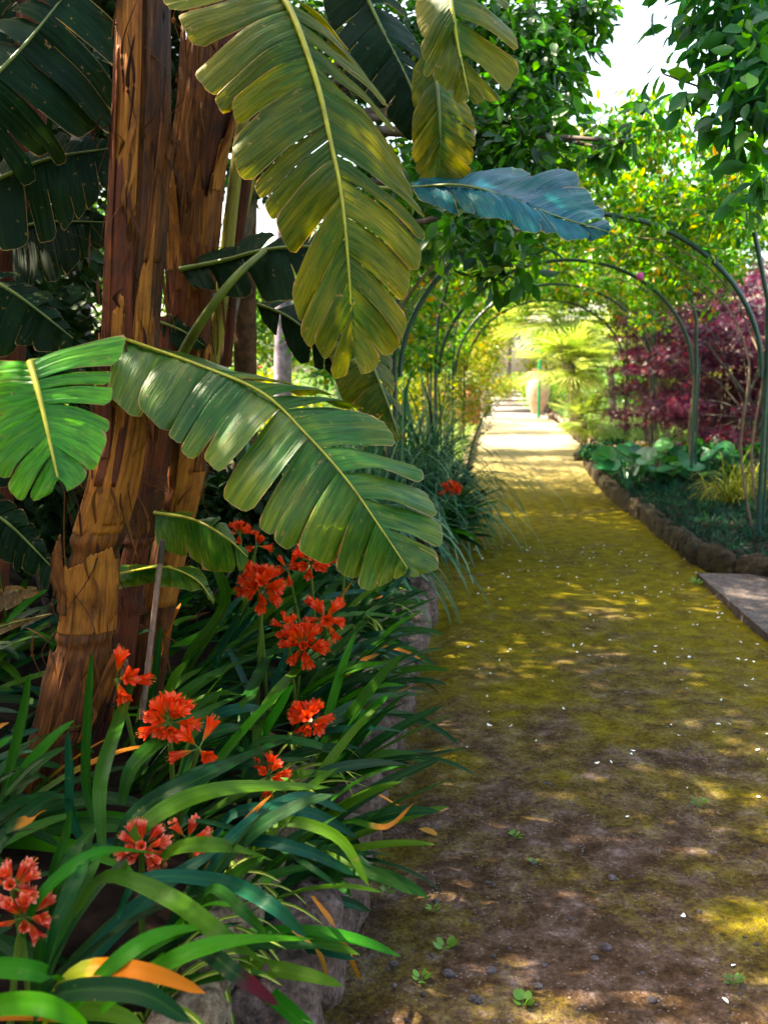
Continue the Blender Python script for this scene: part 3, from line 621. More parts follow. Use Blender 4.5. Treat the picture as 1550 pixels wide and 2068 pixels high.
# ------------------------------------------------------------------ strap leaves and clivias
def arc(o, az, el, L, g, n=9, twist=0):
    d = np.array((math.cos(az) * math.cos(el), math.sin(az) * math.cos(el), math.sin(el))); p = np.array(o, float); out = [p.copy()]; st = L / (n - 1)
    for i in range(n - 1):
        d = d + np.array((0, 0, -g)) * st / L * (.3 + 1.4 * i / n); d = d / np.linalg.norm(d); p = p + d * st; out.append(p.copy())
    return out
plants = []
def pick_mat():
    r = random.random()
    return MAT['strap'] if r < .78 else MAT['strap_blue'] if r < .90 else MAT['strap_bright'] if r < .965 else MAT['strap_tip'] if r < .995 else MAT['strap_yellow']
def clivia(x, y, label, n=17, L=.5, az0=0.1, group='clivia plants on the left bank', z=None, w=.038):
    z = float(soil_z(x, y)) if z is None else z
    t = thing('clivia_plant', label, 'clivia', (x, y, z), group)
    for i in range(n):
        az = az0 + random.gauss(0, .3) + random.choice((0, 0, .5, -.5)) + random.gauss(0, .5); el = R(random.uniform(12, 62)); l = L * random.uniform(.75, 1.25)
        b = (x + random.gauss(0, .018), y + random.gauss(0, .018), z - .02)
        strap(t, arc(b, az, el, l, random.uniform(.2, 1.3)), w * random.uniform(.8, 1.15), pick_mat(), roll=random.uniform(-.3, 1.1))
    plants.append((x, y, t)); return t

# flower meshes: six tepals flaring from a narrow tube
def flower_mb(open_, seed, L=.074):
    r = np.random.default_rng(seed); mb = MB(); n = 11; s = np.linspace(0, 1, n)
    for k in range(6):
        a = k / 6 * 2 * math.pi + r.normal(0, .08); op = open_ * r.uniform(.8, 1.2); inner = k % 2
        rad = .0022 + .010 * s ** 1.3 + op * .021 * np.clip(s - .45, 0, 1) ** 1.6 * 3
        h = L * s * (1 - .06 * inner) - .004 * op * np.clip(s - .8, 0, 1) * 8
        w = (.0022 + .0078 * np.sin(np.clip(s, 0, 1) ** .9 * math.pi * .80) * (1.2 if inner else 1)) * np.sqrt(np.clip(1 - np.clip((s - .8) / .2, 0, 1) ** 2.2, 0.02, 1))
        x = np.linspace(-1, 1, 5)
        er, et = np.array((math.cos(a), math.sin(a), 0)), np.array((-math.sin(a), math.cos(a), 0))
        V = er * (rad[:, None] - .12 * w[:, None] * 0 + (x[None] ** 2) * -w[:, None] * .35 * (1 - s[:, None]))[..., None] + et * (x[None] * w[:, None])[..., None] + np.array((0, 0, 1.)) * (h[:, None] + 0 * x[None])[..., None]
        Col = np.zeros((n, 5, 4)); Col[..., 0] = s[:, None]; Col[..., 1] = x[None]; Col[..., 3] = r.uniform()
        mb.grid(V, Col.reshape(-1, 4))
    for k in range(5):
        a = r.uniform(0, 6.28); q = r.uniform(.003, .008)
        mb.tube([(0, 0, .01), (q * .6 * math.cos(a), q * .6 * math.sin(a), L * .6), (q * 1.6 * math.cos(a), q * 1.6 * math.sin(a), L * 1.08)], .0006, 4)
        mb.c[-3:] = [np.tile((.1, 0, 0, 1.), (len(v_), 1)) for v_ in mb.v[-3:]]
    return mb
def proto_flower(mat, op, seed):
    mb = flower_mb(op, seed); o = mb.build('flower', mat); me = o.data; bpy.data.objects.remove(o); return me
FO = [proto_flower(MAT['fl_orange'], op, i) for i, op in enumerate((.25, .45, .75, .55))]
FP = [proto_flower(MAT['fl_pink'], op, 9 + i) for i, op in enumerate((.2, .4, .6))]
for me in FO + FP: me.use_fake_user = False
def head(root, px, py, Y, rpx, n=12, pink=False, spread=1.0, tilt=(.15, -.55, .8), foot=None, sc=None):
    w = np.array(root['_w']); Y = Y * .965; c = P(px, py, Y); Rm = rpx * Y / FPX
    sc = sc if sc else float(np.clip(Rm / .086, .6, 1.05))
    ax = unit(np.array(tilt)); hub = c - ax * .05 * sc - np.array((0, 0, .012))
    foot = w + np.array((random.gauss(0, .02), random.gauss(0, .02), 0)) if foot is None else np.array(foot)
    mb = MB(); mb.tube(spline([foot, foot * .5 + hub * .5 + np.array((0, 0, .03)), hub], 10), np.linspace(.008, .0065, 10), 8)
    dirs = []
    n = int(n * 1.35)
    for i in range(n):
        th = math.acos(max(-.6, 1 - (i + .5) / n * 1.05 * spread)); ph = i * 2.39996 + px
        a = unit(np.cross(ax, (0.3, .1, .9))); b = np.cross(ax, a)
        d = ax * math.cos(th) + (a * math.cos(ph) + b * math.sin(ph)) * math.sin(th); d = unit(d + np.random.default_rng(i + int(px)).normal(0, .12, 3))
        dirs.append(d); l = random.uniform(.022, .04) * sc; mb.tube([hub, hub + d * l], .0022, 6)
    fc = mb.build('flower_head', MAT['stalk'], root)
    for i, d in enumerate(dirs):
        me = random.choice(FP if pink else FO); o = bpy.data.objects.new('flower', me); C.objects.link(o); o.parent = fc
        q = Vector(d).to_track_quat('Z', 'Y') @ Quaternion((0, 0, 1), random.uniform(0, 6)); s = sc * random.uniform(.85, 1.15)
        o.location = Vector(hub + d * random.uniform(.02, .034) * sc - w); o.rotation_mode = 'QUATERNION'; o.rotation_quaternion = q; o.scale = (s, s, s)
    return fc
GC = 'clivia plants on the left bank'
def fl_plant(px, py, Y, label, n=16, L=.5, az0=.1):
    c = P(px, py, Y); return clivia(c[0], c[1], label, n, L, az0)
F = []
t = fl_plant(40, 1900, 1.8, 'clivia with coral-pink flowers at the lower left corner', 13, .42, .2); head(t, 62, 1822, 1.78, 62, 9, True, tilt=(.5, -.3, .7)); head(t, 30, 1755, 1.8, 48, 6, True, .6, tilt=(.25, -.2, .9))
t = fl_plant(300, 1760, 2.05, 'clivia with a dense rosy pink flower head under green leaves'); head(t, 296, 1690, 2.05, 50, 12, True, tilt=(.4, -.4, .6))
t = fl_plant(395, 1740, 2.15, 'clivia with a small wilting pink flower head'); head(t, 392, 1675, 2.12, 36, 6, True, tilt=(.5, -.4, .6))
t = fl_plant(340, 1520, 2.6, 'clivia with a large glowing orange flower head before the ringed trunk'); head(t, 342, 1432, 2.55, 54, 14); head(t, 402, 1485, 2.52, 18, 3, sc=.8)
t = fl_plant(545, 1590, 2.5, 'clivia with an orange flower head half hidden by leaves'); head(t, 542, 1545, 2.5, 32, 8)
t = fl_plant(620, 1500, 3.0, 'clivia with a rounded orange flower head nearest the stone wall'); head(t, 625, 1433, 2.95, 42, 14)
t = fl_plant(600, 1350, 3.4, 'clivia with the widest orange flower head in the middle of the bank'); head(t, 615, 1280, 3.35, 48, 14); head(t, 580, 1250, 3.38, 30, 6)
t = fl_plant(655, 1290, 3.75, 'clivia with an open loose flower head showing green stalks'); head(t, 655, 1220, 3.7, 46, 9, spread=1.5, tilt=(0, -.3, .95))
t = fl_plant(525, 1260, 3.5, 'clivia with a tall tapering orange flower head beside the arching leaf'); head(t, 523, 1162, 3.45, 46, 15); head(t, 545, 1195, 3.44, 20, 3, sc=.8, tilt=(.6, -.5, .2))
t = fl_plant(625, 1200, 4.2, 'clivia with a round orange flower head in the upper bank'); head(t, 628, 1115, 4.15, 38, 14); head(t, 583, 1133, 4.15, 20, 4, sc=.8)
t = fl_plant(690, 1180, 4.5, 'clivia with an orange flower head behind the broad grey-green leaf tip'); head(t, 698, 1112, 4.5, 30, 9)
t = fl_plant(485, 1130, 4.3, 'clivia with a small orange flower head high under the arching leaf'); head(t, 484, 1062, 4.3, 22, 6); head(t, 518, 1085, 4.3, 12, 3, sc=.7)
t = fl_plant(265, 1450, 2.85, 'clivia with one single orange flower against the trunk'); head(t, 258, 1357, 2.82, 18, 3, sc=.95, spread=.4, tilt=(.7, -.4, .3))
# flowerless plants filling the bank
FL = 'flowerless dark green clivia of the left bank with strap leaves'
for y in np.arange(1.45, 6.0, .40):
    for j, d in enumerate((.42, .78, 1.16, 1.56)):
        if j == 0 and y < 4.0: continue
        x = XL(y) - d + random.uniform(-.07, .07); yy = y + random.uniform(-.1, .1) + (.15 if j % 2 else 0)
        if min((math.hypot(x - a, yy - b) for a, b, _ in plants), default=9) < .17: continue
        if math.hypot(x - A0[0], yy - 2.9) < .2: continue
        if y < 2.7: x -= .10
        clivia(x, yy, FL, random.randint(14, 18) - (2 if y < 2.7 else 0), .46 if j < 3 else .52, .0 if j < 2 else -.3)
# the leaves that stand out in the picture, each on the plant nearest to it
def zplane(px): return float(np.interp(px, [0, 400, 650, 860], [.56, .50, .40, .30]))
LV = [([(90, 1800), (200, 1722), (318, 1724)], 30, 'strap_bright'), ([(215, 1960), (325, 1888), (468, 1868)], 38, 'strap_bright'), ([(300, 1965), (450, 1905), (632, 1896)], 42, 'strap_bright'),
 ([(120, 2005), (180, 1958), (300, 1965), (415, 2006)], 46, 'strap_yellow'), ([(-40, 1960), (65, 1960), (138, 1988)], 46, 'strap_bright'), ([(-20, 2035), (90, 2030), (180, 2075)], 52, 'strap_bright'),
 ([(130, 2005), (280, 2005), (385, 2065)], 54, 'strap'), ([(400, 1920), (480, 1970), (562, 2030)], 42, 'strap_purple'), ([(220, 1770), (350, 1818), (450, 1892), (535, 1945)], 48, 'strap'),
 ([(290, 1775), (450, 1782), (550, 1830), (618, 1893)], 38, 'strap_blue'), ([(430, 1795), (490, 1840), (538, 1888)], 28, 'strap'), ([(345, 1720), (440, 1708), (552, 1738)], 38, 'strap'),
 ([(300, 1660), (450, 1595), (668, 1590)], 44, 'strap'), ([(350, 1600), (450, 1550), (640, 1532)], 38, 'strap'), ([(280, 1640), (430, 1560), (625, 1475)], 46, 'strap'),
 ([(280, 1535), (400, 1448), (502, 1398)], 42, 'strap'), ([(360, 1415), (440, 1360), (526, 1324)], 34, 'strap'), ([(176, 1580), (180, 1440), (187, 1318)], 30, 'strap'),
 ([(205, 1580), (240, 1460), (276, 1355)], 36, 'strap'), ([(145, 1640), (143, 1560), (138, 1475)], 30, 'strap_blue'), ([(308, 1410), (318, 1340), (326, 1262)], 24, 'strap'),
 ([(335, 1420), (355, 1370), (377, 1338)], 30, 'strap'), ([(495, 1440), (530, 1350), (570, 1288)], 30, 'strap'), ([(540, 1475), (570, 1422), (593, 1382)], 27, 'strap_bright'),
 ([(530, 1445), (600, 1355), (702, 1284)], 28, 'strap'), ([(655, 1468), (740, 1416), (850, 1400)], 30, 'strap'), ([(640, 1475), (740, 1440), (835, 1440)], 22, 'strap'),
 ([(710, 1380), (785, 1366), (852, 1365)], 18, 'strap'), ([(650, 1358), (740, 1342), (832, 1360)], 17, 'strap'), ([(640, 1568), (740, 1543), (822, 1544)], 26, 'strap'),
 ([(650, 1483), (740, 1470), (822, 1480)], 18, 'strap_blue'), ([(700, 1315), (750, 1308), (812, 1327)], 13, 'strap_blue'), ([(735, 1284), (797, 1279), (838, 1287)], 11, 'strap_blue'),
 ([(470, 1690), (600, 1610), (700, 1640)], 30, 'strap_blue'), ([(480, 1640), (620, 1640), (720, 1690)], 28, 'strap_blue'), ([(560, 1660), (680, 1690), (745, 1790)], 26, 'strap'),
 ([(500, 1700), (620, 1720), (718, 1768)], 28, 'strap_blue'), ([(380, 1660), (520, 1690), (640, 1760), (690, 1800)], 14, 'strap'), ([(120, 1850), (165, 1760), (185, 1690)], 34, 'strap'),
 ([(110, 1760), (135, 1690), (145, 1635)], 30, 'strap'), ([(125, 1770), (165, 1700), (205, 1655)], 30, 'strap'), ([(-10, 1720), (90, 1620), (165, 1612)], 40, 'strap'),
 ([(0, 1690), (60, 1655), (95, 1636)], 26, 'strap_tip'), ([(20, 1560), (50, 1440), (62, 1360)], 34, 'strap'), ([(-20, 1530), (20, 1490), (50, 1472)], 16, 'strap_bright'),
 ([(380, 1330), (455, 1220), (425, 1120)], 32, 'strap'), ([(440, 1330), (470, 1270), (482, 1232)], 22, 'strap_blue'), ([(560, 1250), (600, 1200), (610, 1160)], 26, 'strap'),
 ([(505, 1140), (515, 1100), (528, 1080)], 20, 'strap_bright'), ([(555, 1120), (552, 1080), (556, 1040)], 20, 'strap'), ([(590, 1250), (660, 1160), (722, 1095)], 24, 'strap'),
 ([(640, 1230), (700, 1160), (745, 1130)], 22, 'strap'), ([(430, 1450), (500, 1430), (560, 1436)], 26, 'strap_blue'), ([(400, 1500), (470, 1470), (540, 1470)], 30, 'strap'),
 ([(520, 1500), (620, 1500), (690, 1530)], 20, 'strap'), ([(640, 1260), (720, 1240), (830, 1250)], 16, 'strap'), ([(640, 1215), (740, 1195), (840, 1215)], 15, 'strap_blue'),
 ([(640, 1320), (700, 1270), (760, 1250)], 22, 'strap'), ([(560, 1390), (640, 1340), (720, 1330)], 22, 'strap'), ([(700, 1660), (780, 1670), (835, 1622)], 14, 'strap_tip')]
for pts, w, m in LV:
    n = len(pts); W = []
    Ymid = None
    up = pts[0][1] - pts[-1][1] > 70 and abs(pts[0][0] - pts[-1][0]) < 60
    for i, (px, py) in enumerate(pts):
        z = zplane(px) + (.05 if i == n - 2 else 0) + random.uniform(-.02, .02)
        q = G(px, py, z)
        if up and i == 0: Ymid = q[1]
        if up: q = P(px, py, Ymid - .03 * i)
        W.append(q)
    bx, by = W[0][0], W[0][1]
    t = min(plants, key=lambda a: math.hypot(a[0] - bx, a[1] - by))[2]
    Yc = W[n // 2][1]; foot = np.array(t['_w']); b0 = W[0] + (foot - W[0]) * .15 + (W[0] - W[1]) * .35; b0[2] = W[0][2] - .09
    strap(t, [b0] + W, w * .92 * Yc / FPX, MAT[m], fold=.25, roll=random.uniform(.7, 1.3))
# second clivia group beyond the gap
for px, py, Y, lab in ((905, 1085, 7.78, 'clivia with an orange flower head below the grass clump by the path'), (860, 1100, 7.95, 'flowerless clivia at the foot of the grass clump'), (950, 1060, 8.5, 'flowerless clivia leaning over the path beyond the grass clump')):
    c = G(px, py, .1); tt_ = clivia(min(c[0], XL(Y) - .12), Y, lab, 30, .55, -.2, 'clivia plants below the grass clump', .16)
    if 'orange' in lab: head(tt_, 912, 980, 7.9, 20, 12)

# striped spider plants along the wall
for i, (px, py, Y) in enumerate([(590, 1760, 2.35), (560, 1850, 2.1), (690, 1760, 2.6), (660, 1690, 2.75), (740, 1560, 3.2), (790, 1330, 4.6), (800, 1230, 5.3), (500, 1960, 1.8), (780, 1400, 4.1)]):
    c = P(px, py, Y); z = .25; x = XL(Y) - .3
    t = thing('spider_plant', ['striped spider plant spilling over the wall among the clivias'][0], 'spider plant', (x, Y, z), 'spider plants along the wall')
    for k in range(12):
        strap(t, arc((x, Y, z - .03), random.gauss(-.2, .8), R(random.uniform(20, 75)), random.uniform(.22, .42), random.uniform(1.5, 3.2)), random.uniform(.011, .017), MAT['spider'], fold=.3)
for i, (pts, w) in enumerate([([(630, 1810, .3), (680, 1880, .24), (728, 1982, .03)], .016), ([(590, 1880, .3), (640, 1920, .26), (660, 1970, .12)], .012), ([(740, 1590, .3), (790, 1620, .26), (835, 1640, .2)], .016)]):
    mb = MB(); strap(mb, [G(*p) for p in pts], w, None); o = centre(mb.build('dead_leaf', MAT['strap_dead']))
    tag(o, ['long orange dead leaf hanging down over the lowest wall stones', 'short curled orange dead leaf on the lowest wall stones', 'orange dead leaf tip sticking out over the wall halfway up'][i], 'leaf')

# ------------------------------------------------------------------ bamboo stake
s0, s1 = P(290, 1420, 2.95), P(329, 1090, 2.95)
t = thing('bamboo_stake', 'thin bamboo stake with a dark tip standing between trunk and clivias', 'stake', tuple(s0))
mb = MB(); q = np.array([s0 + (s1 - s0) * a for a in np.linspace(-.1, .86, 60)]); k = np.linspace(0, 1, 60)
mb.tube(q, .0085 * (1 + .16 * (np.abs(((k * 4.3) % 1) - .5) < .035)), 10); mb.build('cane', plain_mat('bamboo', (.24, .14, .11), .5, .4, .35, 25), t)
mb = MB(); mb.tube([s0 + (s1 - s0) * a for a in (.86, .9, .97, 1.0)], [.0095, .0095, .010, .009], 10); mb.build('tip', plain_mat('dark_cap', (.03, .022, .02), .5), t)

# ------------------------------------------------------------------ arching grasses
def grass_clump(name, label, x, y, z, n, L, w, mat, cat='grass', group=None, spread=.12, el=(35, 88), g=(1.2, 3.4), az=None):
    mb = MB()
    for i in range(n):
        b = (x + random.gauss(0, spread), y + random.gauss(0, spread), z)
        strap(mb, arc(b, random.uniform(0, 6.283) if az is None else random.gauss(*az), R(random.uniform(*el)), L * random.uniform(.6, 1.25), random.uniform(*g)), w * random.uniform(.7, 1.3), None, n=11, fold=.3)
    o = centre(mb.build(name, mat)); tag(o, label, cat, group); return o
for i, (px, Y, n, L, lab) in enumerate([(840, 8.6, 420, 1.2, 'tall arching blue-green grass clump nearest the path'), (770, 8.2, 300, 1.2, 'arching grass clump behind the tip of the hanging golden leaf'), (690, 7.2, 260, 1.05, 'arching grass clump above the broad grey-green leaf'),
        (560, 7.4, 240, 1.0, 'arching grass clump beside the peeling trunks'), (640, 6.1, 300, 1.0, 'shaded grass clump hanging behind the orange flowers'), (520, 5.6, 260, .95, 'darkest grass clump under the arching leaf')]):
    x = (px - 775) / FPX * Y * 1.0
    grass_clump('grass_clump', lab, x, Y, .2, int(n * 1.3), L, .017, MAT['sedge'], group='arching grass clumps left of the path', spread=.16, g=(1.8, 4.2))

# ------------------------------------------------------------------ leaf scatters (crowns)
def leaf_template(kind):
    if kind == 'oval':
        x = [0, .25, .55, .82, 1]; w = [.02, .2, .24, .13, 0]; V = []; Fc = []
        for a, b in zip(x, w): V += [(a, -b, .10 * b / .24 - .10 * a * a), (a, 0, -.10 * a * a), (a, b, .10 * b / .24 - .10 * a * a)]
        for i in range(4): Fc += [(3 * i, 3 * i + 3, 3 * i + 4, 3 * i + 1), (3 * i + 1, 3 * i + 4, 3 * i + 5, 3 * i + 2)]
    elif kind == 'small':
        V = [(0, 0, 0), (.45, -.3, .08), (1, 0, -.1), (.45, .3, .08)]; Fc = [(0, 1, 2, 3)]
    elif kind == 'palmate':
        V = [(0, 0, 0)]; Fc = []
        for a in (-1.9, -.95, 0, .95, 1.9):
            c, s = math.cos(a), math.sin(a); l = 1 if a == 0 else .8 if abs(a) < 1 else .55; i = len(V)
            for (p, q) in ((.45, -.1), (1, 0), (.45, .1)): V.append((l * (p * c - q * s), l * (p * s + q * c), -.12 * p))
            Fc.append((0, i, i + 1, i + 2))
    elif kind == 'blade':
        V = [(0, -.04, 0), (0, .04, 0), (.55, -.035, .0), (.55, .035, 0), (1, 0, -.25)]; Fc = [(0, 2, 3, 1), (2, 4, 4, 3)]
        Fc = [(0, 2, 3, 1)]; V = [(0, -.05, 0), (0, .05, 0), (1, -.015, 0), (1, .015, 0)]
    elif kind == 'round':
        V = []; Fc = []
        for j, a in enumerate(np.linspace(0, 2 * math.pi, 13)[:-1]): V.append((.5 + .5 * math.cos(a), .42 * math.sin(a), .06 * math.cos(2 * a)))
        V.append((.45, 0, -.05)); Fc = [(j, (j + 1) % 12, 12) for j in range(12)]
    V = np.array(V, float); Cc = np.zeros((len(V), 4)); Cc[:, 0] = V[:, 0]; Cc[:, 1] = V[:, 1] + .5; return V, np.array(Fc), Cc
TPL = {k: leaf_template(k) for k in ('oval', 'small', 'palmate', 'blade', 'round')}
def frames(d, rg, up=(0, 0, 1), tw=.6):
    d = unit(d); n = np.broadcast_to(np.array(up, float), d.shape) + rg.normal(0, tw, d.shape)
    s = unit(np.cross(n, d)); n = np.cross(d, s); return np.stack([d, s, n], -1)
def crown(clumps, kind, size, rg, droop=.4, shell=.5, tw=.6, up=(0, 0, 1), flat=None):
    mb = MB()
    for c, r, n in clumps:
        d = unit(rg.normal(0, 1, (n, 3))); q = rg.uniform(0, 1, (n, 1)) ** shell
        pos = np.array(c) + d * q * np.array(r) * (1 + .25 * vnoise(d, 2.2, int(abs(c[0] * 31 + c[1] * 7)) % 97)[:, None])
        di = d + rg.normal(0, .7, (n, 3)) + np.array((0, 0, -droop))
        sz = size * rg.uniform(.6, 1.3, n)
        mb.scatter(*TPL[kind], pos, frames(di, rg, up, tw) * sz[:, None, None], np.clip(rg.normal(.5, .24, n), 0, 1))
    return mb
def branches(mb, start, ends, r0, r1, rg, bend=.15):
    for e in ends:
        a, b = np.array(start), np.array(e); m = (a + b) / 2 + rg.normal(0, bend, 3); mb.tube(spline([a, m, b], 12), np.linspace(r0, r1, 12), 7)
MAT['citrus'] = leaf_mat('citrus_leaf', [(0, (.006, .045, .016)), (.4, (.018, .09, .014)), (.75, (.045, .16, .010)), (1, (.13, .25, .010))], .4, .45, (1.6, 2.0, .5))
MAT['citrus_cool'] = leaf_mat('citrus_leaf_cool', [(0, (.006, .06, .05)), (.5, (.02, .12, .03)), (.8, (.05, .20, .015)), (1, (.12, .30, .012))], .4, .48, (1.6, 2.0, .5))
MAT['evergreen'] = leaf_mat('evergreen_leaf', [(0, (.005, .02, .006)), (1, (.02, .05, .010))], .55, .08, spec=.15)
MAT['sunny'] = leaf_mat('sunny_leaf', [(0, (.04, .12, .006)), (.4, (.13, .22, .005)), (.75, (.30, .28, .004)), (1, (.42, .22, .005))], .5, .45, (1.4, 1.3, .3))
MAT['rose'] = leaf_mat('rose_leaf', [(0, (.010, .09, .05)), (.3, (.03, .17, .02)), (.62, (.10, .26, .006)), (.86, (.30, .33, .005)), (1, (.48, .22, .01))], .35, .5, (1.5, 1.5, .35))
MAT['fresh_tree'] = leaf_mat('fresh_tree_leaf', [(0, (.03, .12, .02)), (.5, (.08, .22, .02)), (1, (.18, .30, .02))], .45, .4, (1.4, 1.6, .45))
MAT['maple'] = leaf_mat('maple_leaf', [(0, (.022, .004, .024)), (.5, (.06, .005, .032)), (.85, (.13, .007, .03)), (1, (.28, .012, .03))], .4, .36, (1.7, .9, 1.2))
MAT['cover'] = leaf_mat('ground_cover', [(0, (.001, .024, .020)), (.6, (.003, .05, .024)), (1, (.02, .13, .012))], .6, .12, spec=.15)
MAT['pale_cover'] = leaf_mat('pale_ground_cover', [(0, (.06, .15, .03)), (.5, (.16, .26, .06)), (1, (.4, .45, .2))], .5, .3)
MAT['bergenia'] = leaf_mat('bergenia_leaf', [(0, (.012, .10, .04)), (.5, (.02, .16, .05)), (1, (.06, .24, .04))], .3, .2, (1.2, 1.5, .4))
rgt = np.random.default_rng(101)

# left orange tree: visible sprays at the edge of the sky plus unseen crown clumps set to shade the path
def clump_px(l): return [(P(px, py, Y), (r * Y / FPX,) * 3, n) for px, py, Y, r, n in l]
t = thing('orange_tree', 'dark leafy orange tree arching over the path from the left', 'tree', (-1.3, 6.6, .2), 'orange trees over the path')
vis = clump_px([(1000, 60, 5.6, 130, 420), (1120, 60, 5.8, 100, 300), (1180, 20, 5.8, 65, 150), (1060, 170, 5.4, 120, 380), (1000, 260, 5.2, 120, 380), (1110, 130, 5.6, 80, 200), (1050, 310, 5.0, 90, 240), (930, 330, 5.2, 110, 320),
    (1120, 230, 5.2, 55, 90), (960, 420, 4.6, 80, 160), (880, 100, 5.8, 130, 360), (800, 60, 6, 140, 380), (1215, 300, 4.8, 60, 70), (1260, 285, 4.7, 35, 36), (1000, 480, 4.0, 45, 26), (1045, 530, 4.0, 55, 36), (985, 555, 4.0, 40, 26), (1060, 470, 4.2, 60, 40), (930, 460, 4.0, 50, 30), (1130, 330, 4.9, 40, 36), (900, 480, 4.2, 50, 30), (760, 330, 6.2, 110, 260), (700, 150, 6.4, 140, 320), (530, 330, 6.2, 90, 260), (540, 180, 6.3, 90, 280), (490, 90, 6.4, 90, 260), (620, 60, 6.4, 110, 280)])
over = []
def shade_spot(xs, ys):
    z = random.uniform(4.0, 5.6)
    for _ in range(3):
        y = ys + z * SUN.y / SUN.z; z = max(z, CAMZ + .40 * y + .5)
    return (xs - z * -SUN.x / SUN.z, y, z)
for i in range(64):
    ys = random.uniform(1.2, 8.2); over.append((shade_spot(XL(ys) + random.uniform(-2.2, 3.0), ys), (.72, .72, .4), 420))
crown([(c, r, int(n * 1.35)) for c, r, n in vis], 'oval', .078, rgt, .7, .7, .7).build('crown', MAT['citrus'], t); crown(over, 'oval', .11, rgt, .7, .7, .7).build('crown', MAT['citrus'], t)
mb = MB(); mb.tube(spline([(-1.3, 6.6, -.05), (-1.15, 6.5, 1.2), (-.9, 6.3, 2.3), (-.6, 6.1, 3.4)], 20), np.linspace(.12, .07, 20), 12); mb.build('trunk', MAT['bark'], t)
mb = MB(); branches(mb, (-.75, 6.2, 2.9), [c for c, r, n in vis[:14:1]], .035, .008, rgt); branches(mb, (-.6, 6.1, 3.4), [c for c, r, n in over[::4]], .04, .012, rgt); mb.build('branch', MAT['bark'], t)

t = thing('shade_tree', 'added tall shade tree left of the arches, its crown unseen above the picture', 'tree', (-5.2, 12.5, -.05))  # added tree, its unseen crown shaped to shade the path
over2 = []
for i in range(74):
    ys = random.uniform(2.6, 12.6); over2.append((shade_spot(XL(ys) + random.uniform(-1.2, 3.6), ys), (.75, .75, .4), 260))
crown(over2, 'oval', .13, rgt, .7, .7, .7).build('crown', MAT['evergreen'], t)
mb = MB(); mb.tube(spline([(-5.2, 12.5, -.05), (-5.0, 12.5, 2.5), (-4.6, 12.6, 5), (-4, 12.8, 7)], 20), np.linspace(.2, .1, 20), 12); mb.build('trunk', MAT['bark'], t)
mb = MB(); branches(mb, (-4.6, 12.6, 5.2), [c for c, r, n in over2[::3]], .05, .012, rgt); mb.build('branch', MAT['bark'], t)
t = thing('orange_tree', 'orange tree reaching in from the right above the arches', 'tree', (3.6, 4.2, -.05), 'orange trees over the path')
vis = clump_px([(1440, 30, 3.6, 80, 40), (1530, 60, 3.5, 95, 95), (1490, 150, 3.5, 80, 66), (1420, 120, 3.6, 50, 14), (1540, 220, 3.4, 70, 46), (1500, 290, 3.5, 45, 20), (1465, 240, 3.5, 45, 20), (1355, 40, 3.8, 40, 11), (1340, 150, 3.6, 40, 8), (1305, 225, 3.5, 36, 13), (1540, 360, 3.4, 50, 22), (1505, 420, 3.4, 30, 9), (1385, 190, 3.6, 45, 10), (1600, 150, 3.3, 120, 160), (1480, -40, 3.6, 150, 200), (1540, 300, 3.6, 50, 14)])
over = []
for i in range(12): over.append(((random.uniform(2.3, 3.4), random.uniform(3.5, 4.2), random.uniform(2.1, 3.7)), (.5, .4, .4), 190))
for i in range(3):
    x, y, z = random.uniform(3.4, 4.6), random.uniform(3.0, 5.5), random.uniform(3.9, 5.2)
    z = max(z, CAMZ + .40 * y + .5)
    over.append(((x, y, z), (.7, .7, .5), 260))
crown([(c, r, int(n * 1.15)) for c, r, n in vis], 'oval', .08, rgt, .9, .75, .7).build('crown', MAT['citrus_cool'], t); crown(over, 'oval', .10, rgt, .9, .75, .7).build('crown', MAT['citrus_cool'], t)
mb = MB(); mb.tube(spline([(3.6, 4.2, -.05), (3.5, 4.2, 1.2), (3.2, 4.1, 2.4), (2.9, 4.1, 3.6)], 20), np.linspace(.11, .06, 20), 12); mb.build('trunk', MAT['bark'], t)
mb = MB(); branches(mb, (3.2, 4.1, 2.5), [c for c, r, n in vis[::2]], .02, .003, rgt, .28); branches(mb, (2.9, 4.1, 3.6), [c for c, r, n in over[::3]], .04, .01, rgt); mb.build('branch', MAT['bark'], t)

def tree(label, x, y, h, r, n, kind, size, mat, group=None, zc=None, rad=.12, bark='bark', name='tree', cl=16, flat=.8, low=.45):
    t = thing(name, label, 'tree', (x, y, -.05), group)
    zc = h - r * flat if zc is None else zc; cls = []
    for i in range(cl):
        d = unit(rgt.normal(0, 1, 3)); q = rgt.uniform(.2, .95); c = np.array((x, y, zc)) + d * q * np.array((r, r, r * flat)) * .75
        cls.append((c, (r * .42, r * .42, r * .34), n // cl))
    crown(cls, kind, size, rgt, .3, .6).build('crown', mat, t)
    mb = MB(); mb.tube(spline([(x, y, -.05), (x + rgt.normal(0, .06), y, zc * .4), (x + rgt.normal(0, .15), y, zc)], 14), np.linspace(rad, rad * .5, 14), 10); mb.build('trunk', MAT[bark], t)
    mb = MB(); branches(mb, (x, y, zc * .75), [c for c, _, _ in cls[:10]], rad * .35, rad * .08, rgt); mb.build('branch', MAT[bark], t); return t
